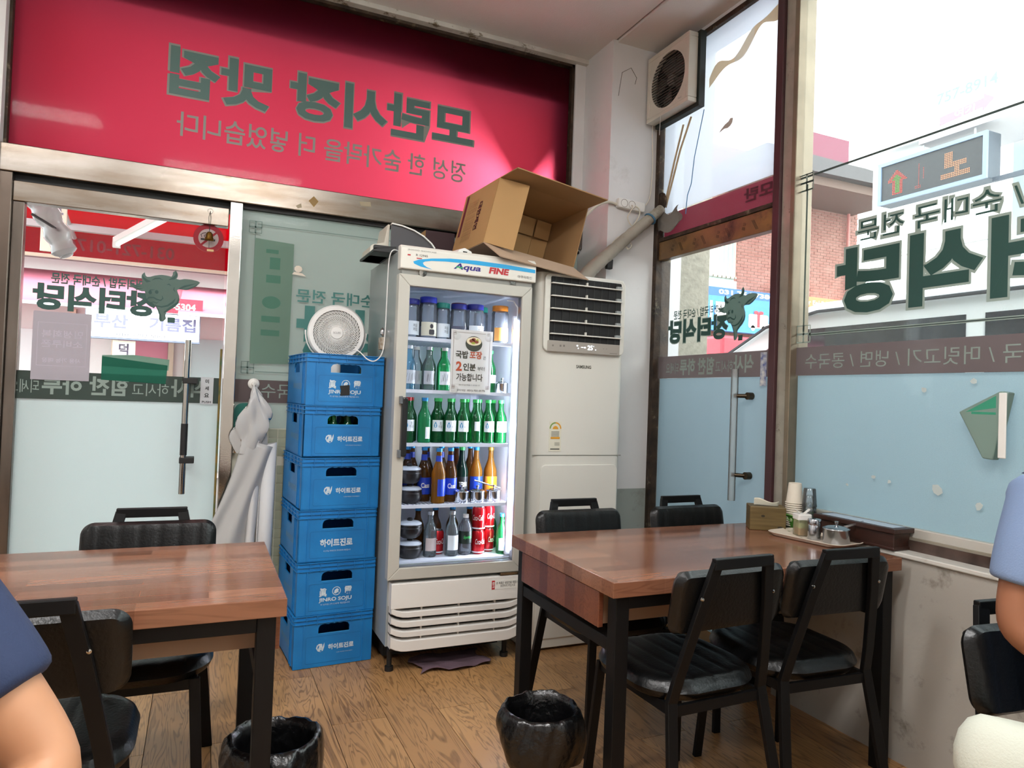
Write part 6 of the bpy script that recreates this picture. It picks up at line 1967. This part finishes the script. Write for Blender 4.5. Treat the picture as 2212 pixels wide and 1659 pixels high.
# local: x to the right as seen from the shop, y into the street
MB().box(-.43, .44, .02, .16, -.01, .33).build('cabinet', mat('led_cabinet', '#3a424c', .5), led, bevel=.004)
frame4(-.43, .44, -.01, .33, .028, .0, .02).build('bezel', mat('blue_grey_bezel', '#6f8196', .4), led)
MB().box(-.40, .41, .012, .019, .02, .30).build('screen', mat('led_screen_black', '#1c1f22', .5), led)
ar = [(-.31, .05), (-.31, .15), (-.36, .15), (-.27, .25), (-.17, .15), (-.22, .15), (-.22, .05)]
red = emitter('led_red', (1, .12, .08), 1.5)
grn = emitter('led_green', (.35, .8, .12), .9)
def inside(p, poly):
    c_ = False
    n_ = len(poly)
    for i in range(n_):
        a, b = poly[i], poly[(i + 1) % n_]
        if (a[1] > p[1]) != (b[1] > p[1]) and p[0] < (b[0] - a[0]) * (p[1] - a[1]) / (b[1] - a[1]) + a[0]:
            c_ = not c_
    return c_
inner = [(-.285, .065), (-.285, .165), (-.31, .17), (-.268, .215), (-.225, .17), (-.247, .165), (-.247, .065)]
dr_, dg_ = [], []
st_ = .013
nn_ = [(.13, .26, .19, .165), (.13, .175, .29, .145), (.20, .15, .24, .085), (.10, .095, .32, .06)]
dro = []
for i in range(60):
    for k in range(22):
        p = (-.39 + i * st_, .03 + k * st_)
        if inside(p, inner):
            dg_.append(disc(p[0], p[1], .0048, .0048, 6))
        elif inside(p, ar):
            dr_.append(disc(p[0], p[1], .0048, .0048, 6))
        elif any(a <= p[0] <= c_ and d_ <= p[1] <= b_2 for a, b_2, c_, d_ in nn_):
            dro.append(disc(p[0], p[1], .0048, .0048, 6))
        elif abs(p[0] + .075) < .007 and .06 < p[1] < .25 or abs(p[0] + .045 - .0) < .007 and .12 < p[1] < .21 or (-.11 < p[0] < -.06 and .05 < p[1] < .075):
            dr_.append(disc(p[0], p[1], .003, .003, 6))
tag(flat('red_dots', dr_, red, led, (0, .0105, 0), XA, ZA), kind='stuff')
tag(flat('green_dots', dg_, grn, led, (0, .0105, 0), XA, ZA), kind='stuff')
tag(flat('orange_dots', dro, emitter('led_orange', (1, .38, .2), 1.6), led, (0, .0105, 0), XA, ZA), kind='stuff')
for x in (-.1, .3):
    MB().tube([(x, .09, .33), (x, .09, .42)], .008, 6).build('hanger_rod', M_al, led)
MB().box(-.12, .75, .06, .62, .41, .45).build('hanger_beam', mat('pale_grey_beam', '#b9b5b6', .6), led)
MB().box(.44, .80, .07, .10, -.03, -.0).build('support_arm', mat('led_cabinet', '#3a424c', .5), led)
ph_ = thing('phone_number_sign', 'white board with blue phone number and red arrow above the LED sign', 'sign', (5.05, 3.4, 3.40), rot=(0, 0, R(-90)))
MB().box(-.95, .34, .02, .30, .0, 1.6).build('board', mat('bright_white_board', '#f4f4f2', .6), ph_)
text('sign_print', '757-8914', mat('pale_blue_print', '#6f97ae', .6), ph_, (.07, .0185, .265), XA, ZA, w=.45, h=.085, bold=.02)
flat('arrow_print', [[(-.13, .055), (.19, .085), (.19, .055), (.275, .125), (.20, .18), (.195, .15), (-.13, .12)]], mat('pale_red_print', '#d9707a', .6), ph_, (0, .0185, 0), XA, ZA)
text('arrow_print', '여기', M_white, ph_, (.06, .0175, .103), XA, ZA, w=.15, h=.06, bold=.02)
pl2 = thing('street_post', 'pale square steel post beside the LED sign', 'post', (5.75, 3.30, -.06))
MB().box(-.06, .06, -.05, .06, 0, 6.5).build('post_tube', mat('pale_steel_post', '#a9b4bd', .5), pl2, bevel=.005)
MB().box(.05, .5, -.25, -.12, 0, 6.5).build('grey_mesh_wall', mat('blue_grey_cladding', '#8398ac', .7, var=.3, vscale=20), pl2)

# ================================================================ PEOPLE
def skin_mesh(name, verts, edges, radii, material, parent, root=0, sub=2):
    me = bpy.data.meshes.new(name)
    me.from_pydata([tuple(v) for v in verts], edges, [])
    o = bpy.data.objects.new(name, me)
    C.objects.link(o)
    o.parent = parent
    md = o.modifiers.new('skin', 'SKIN')
    md.use_smooth_shade = True
    sv = me.skin_vertices
    if len(sv) == 0:
        bm = bmesh.new()
        bm.from_mesh(me)
        bm.verts.layers.skin.verify()
        bm.to_mesh(me)
        bm.free()
        sv = me.skin_vertices
    for i, r_ in enumerate(radii):
        sv[0].data[i].radius = r_ if isinstance(r_, tuple) else (r_, r_)
        sv[0].data[i].use_root = (i == root)
    s = o.modifiers.new('sub', 'SUBSURF')
    s.levels = sub
    s.render_levels = sub
    me.materials.append(material)
    return o
def chain(V_, E_, R_, start, pts):
    prev = start
    for p, r_ in pts:
        V_.append(Vector(p))
        R_.append(r_)
        i = len(V_) - 1
        if prev is not None:
            E_.append((prev, i))
        prev = i
    return prev
def hand(V_, E_, R_, wrist_i, wrist, d, side, down):
    """palm and five bent fingers; d = pointing direction, side = towards the thumb, down = palm side"""
    d, side, down = Vector(d).normalized(), Vector(side).normalized(), Vector(down).normalized()
    w = Vector(wrist)
    palm = chain(V_, E_, R_, wrist_i, [(w + d * .035, (.034, .018)), (w + d * .075, (.038, .016))])
    for k, (off, ln) in enumerate(((.028, .075), (.010, .085), (-.009, .078), (-.027, .060))):
        b = w + d * .085 + side * off
        chain(V_, E_, R_, palm, [(b, .0095), (b + d * ln * .5 + down * .008, .0085), (b + d * ln * .8 + down * .028, .0080), (b + d * ln * .86 + down * .05, .0065)])
    b = w + d * .03 + side * .034
    chain(V_, E_, R_, palm - 1, [(b, .012), (b + d * .03 + side * .022 + down * .01, .0105), (b + d * .058 + side * .026 + down * .022, .008)])
def person(label, origin, rz, shirt, trousers, skin, hair, arms, legs, lean=(0, 0)):
    """local frame: facing -y, origin on the floor under the pelvis"""
    t = thing('person', label, 'person', origin, rz, None)
    V_, E_, R_ = [], [], []
    pel = chain(V_, E_, R_, None, [((0, .02, .52), (.13, .10))])
    sp = chain(V_, E_, R_, pel, [((0, .04, .66), (.125, .10)), ((0, .05, .82), (.135, .105)), ((0, .05, .98), (.15, .105)), ((0, .045, 1.085), (.105, .075)), ((0, .032, 1.15), (.058, .058)), ((0, .018, 1.205), (.055, .056)), ((0, -.012, 1.262), (.062, .078)), ((0, -.014, 1.315), (.078, .098)), ((0, -.008, 1.375), (.084, .104)), ((0, .0, 1.435), (.066, .082)), ((0, .004, 1.462), (.03, .04))])
    chest = pel + 3
    for s, (sh_, el_, wr_, hd_, th_, dn_) in arms.items():
        sidx = 1 if s == 'l' else -1
        e = chain(V_, E_, R_, chest, [(sh_, .058), (Vector(sh_).lerp(Vector(el_), .5), .048), (el_, .042), (Vector(el_).lerp(Vector(wr_), .35), .042), (wr_, .027)])
        hand(V_, E_, R_, e, wr_, hd_, th_, dn_)
    for s, (hip, kn, an, toe) in legs.items():
        chain(V_, E_, R_, pel, [(hip, .085), (kn, .058), (Vector(kn).lerp(Vector(an), .35), .052), (an, .036), (toe, .034)])
    skin_mesh('body', V_, E_, R_, skin, t, pel)
    # shirt with short sleeves
    V_, E_, R_ = [], [], []
    p0 = chain(V_, E_, R_, None, [((0, .03, .50), (.155, .125)), ((0, .04, .66), (.148, .122)), ((0, .05, .82), (.155, .125)), ((0, .05, .96), (.165, .125)), ((0, .046, 1.06), (.15, .105)), ((0, .038, 1.115), (.105, .085)), ((0, .034, 1.150), (.076, .076))])
    for s, (sh_, el_, wr_, hd_, th_, dn_) in arms.items():
        chain(V_, E_, R_, 4, [(sh_, .074), (Vector(sh_).lerp(Vector(el_), .35), .070), (Vector(sh_).lerp(Vector(el_), .66), .066), (Vector(sh_).lerp(Vector(el_), .68), .060)])
    so = skin_mesh('shirt', V_, E_, R_, shirt, t, 0)
    # trousers
    V_, E_, R_ = [], [], []
    chain(V_, E_, R_, None, [((0, .03, .58), (.14, .12)), ((0, .02, .51), (.145, .125))])
    for s, (hip, kn, an, toe) in legs.items():
        chain(V_, E_, R_, 1, [(hip, .105), (Vector(hip).lerp(Vector(kn), .5), .092), (kn, .079), (Vector(kn).lerp(Vector(an), .4), .070), (Vector(kn).lerp(Vector(an), .88), .052)])
    skin_mesh('trousers', V_, E_, R_, trousers, t, 1)
    # shoes
    for s, (hip, kn, an, toe) in legs.items():
        a, b = Vector(an), Vector(toe)
        skin_mesh('shoe', [a + Vector((0, .03, -.035)), a.lerp(b, .5) + Vector((0, 0, -.02)), b + Vector((0, -.03, -.005))], [(0, 1), (1, 2)], [(.042, .045), (.045, .042), (.038, .026)], mat('dark_shoe', '#2a2724', .6), t)
    # head details
    def hairf(a, b):
        th = 2 * PI * a
        ph = b * PI * .56
        k = 1.0 if math.sin(th) > -.35 else (1.0 if ph < .95 else .0)
        ph = min(ph, .95) if math.sin(th) < -.35 else ph
        return (.086 * math.sin(ph) * math.cos(th), .002 + .104 * math.sin(ph) * math.sin(th), 1.368 + .106 * math.cos(ph))
    MB().grid(hairf, 32, 12, wrap=True).build('hair', hair, t, solid=.008)
    for sx in (-1, 1):
        MB().lathe([(0, -.007), (.009, -.005), (.011, 0), (.009, .005), (0, .007)], 12, (sx * .029, -.083, 1.350)).build('eye', mat('eye_white', '#dcd8d2', .3), t)
        MB().lathe([(0, -.003), (.005, -.002), (.0055, .002)], 10, (sx * .029, -.0945, 1.350), 'y').build('iris', mat('dark_iris', '#1f1712', .2), t)
        MB().lathe([(0, -.03), (.010, -.026), (.014, 0), (.012, .022), (0, .03)], 12, (sx * .076, .008, 1.335)).build('ear', skin, t)
    skin_mesh('nose', [(0, -.086, 1.360), (0, -.100, 1.325), (0, -.095, 1.313)], [(0, 1), (1, 2)], [.008, .012, .012], skin, t)
    MB().tube([(-.022, -.082, 1.278), (0, -.090, 1.280), (.022, -.082, 1.278)], [.003, .006, .003], 8).build('mouth', mat('lip_brown', '#8a4d42', .5), t)
    return t
SK1 = mat('tanned_skin', '#8d5d43', .5, var=.08, vscale=12, spec=.35)
SK2 = mat('light_skin', '#b07f5e', .5, var=.08, vscale=14, spec=.35)
HAIR = mat('short_black_hair', '#191614', .6, bump=.4, bscale=200)
# man at the right edge: grey-blue T-shirt, pale trousers, one leg crossed
MAN1 = person('man in grey-blue T-shirt and pale trousers at the right edge', (1.735, .775, 0), R(-8),
       mat('grey_blue_cotton', '#6f83a3', .85, bump=.15, bscale=300), mat('pale_khaki_cotton', '#b3b5a8', .85, bump=.2, bscale=250), SK1, HAIR,
       {'r': ((-.185, .045, 1.09), (-.245, .055, .84), (-.12, -.16, .72), (.6, -.6, -.35), (.5, .5, .3), (-.2, -.2, -1)),
        'l': ((.185, .045, 1.09), (.25, .02, .84), (.15, -.19, .70), (-.3, -.9, -.3), (-.9, .2, .2), (0, -.2, -1))},
       {'r': ((-.09, -.02, .53), (-.48, -.06, .668), (-.06, -.33, .60), (.05, -.42, .59)),
        'l': ((.09, -.02, .53), (.12, -.43, .50), (.10, -.42, .10), (.10, -.56, .055))})
MAN2 = person('man in navy T-shirt at the lower left edge', (-.50, .96, 0), R(6),
       mat('navy_cotton', '#1f2c4a', .85, bump=.15, bscale=300), mat('dark_grey_trousers', '#3a3b3f', .85), SK2, HAIR,
       {'l': ((.185, .03, 1.07), (.365, -.07, .815), (.14, -.31, .76), (-.6, -.7, -.1), (-.6, .6, .2), (0, -.1, -1)),
        'r': ((-.185, .03, 1.09), (-.27, -.02, .84), (-.16, -.26, .76), (.2, -.9, -.1), (.9, .1, .2), (0, -.1, -1))},
       {'r': ((-.09, -.02, .53), (-.12, -.43, .50), (-.11, -.42, .10), (-.11, -.56, .055)),
        'l': ((.09, -.02, .53), (.12, -.43, .50), (.11, -.42, .10), (.11, -.56, .055))})

# ================================================================ prints, knobs and screws belong to the part that carries them
CARRY = {'label_print': ('label',), 'label_drop': ('label',), 'branch_print': ('label',), 'portrait_print': ('label',), 'can_print': ('can_body',), 'bottom_band': ('can_body',),
         'knob': ('lid',), 'lid_knob': ('lid',), 'crate_print': ('front_wall',), 'crate_emblem': ('front_wall',), 'crate_emblem_cut': ('front_wall',), 'panel_line': ('front_wall',), 'handle_lip': ('front_wall',), 'black_tape': ('front_wall',),
         'side_print': ('side_wall', 'side_panel'), 'side_stripe': ('side_panel',), 'screw': ('rear_leg',), 'hub_print': ('hub_cap',), 'tilt_knob': ('bracket',),
         'poster_print': ('sheet',), 'poster_border': ('sheet',), 'bowl_print': ('sheet',), 'soup_print': ('sheet',), 'meat_print': ('sheet',), 'herb_print': ('sheet',),
         'sign_print': ('sign_face', 'sign_header', 'sign_box', 'sign_panel', 'sign_board', 'board'), 'arrow_print': ('board',), 'valance_print': ('valance',), 'valance_painted_light': ('valance',),
         'truck_pictogram': ('sign_box',), 'truck_ribbon': ('sign_box',), 'leaf_print': ('tray_body',), 'glass_print': ('glass_wall',), 'iris': ('eye',), 'window_bar': ('window_glazing',), 'cutout_mark': ('basket_body',),
         'red_dots': ('screen',), 'green_dots': ('screen',), 'orange_dots': ('screen',), 'knot_mark': ('box_body',), 'maker_print': ('face_plate',)}
def base(n):
    return n.split('.')[0]
def mid(o):
    v = [Vector(c) for c in o.bound_box]
    return sum(v, Vector()) / 8 + o.location
for top in [o for o in sc.objects if o.parent is None and o.children]:
    kids = list(top.children)
    for k in kids:
        want = CARRY.get(base(k.name))
        if not want or k.children:
            continue
        cand = [q for q in kids if q is not k and base(q.name) in want and q.parent is top and q.rotation_euler[:] == (0, 0, 0)]
        if not cand:
            continue
        q = min(cand, key=lambda c_: (mid(c_) - mid(k)).length)
        k.parent = q
        k.location = k.location - q.location
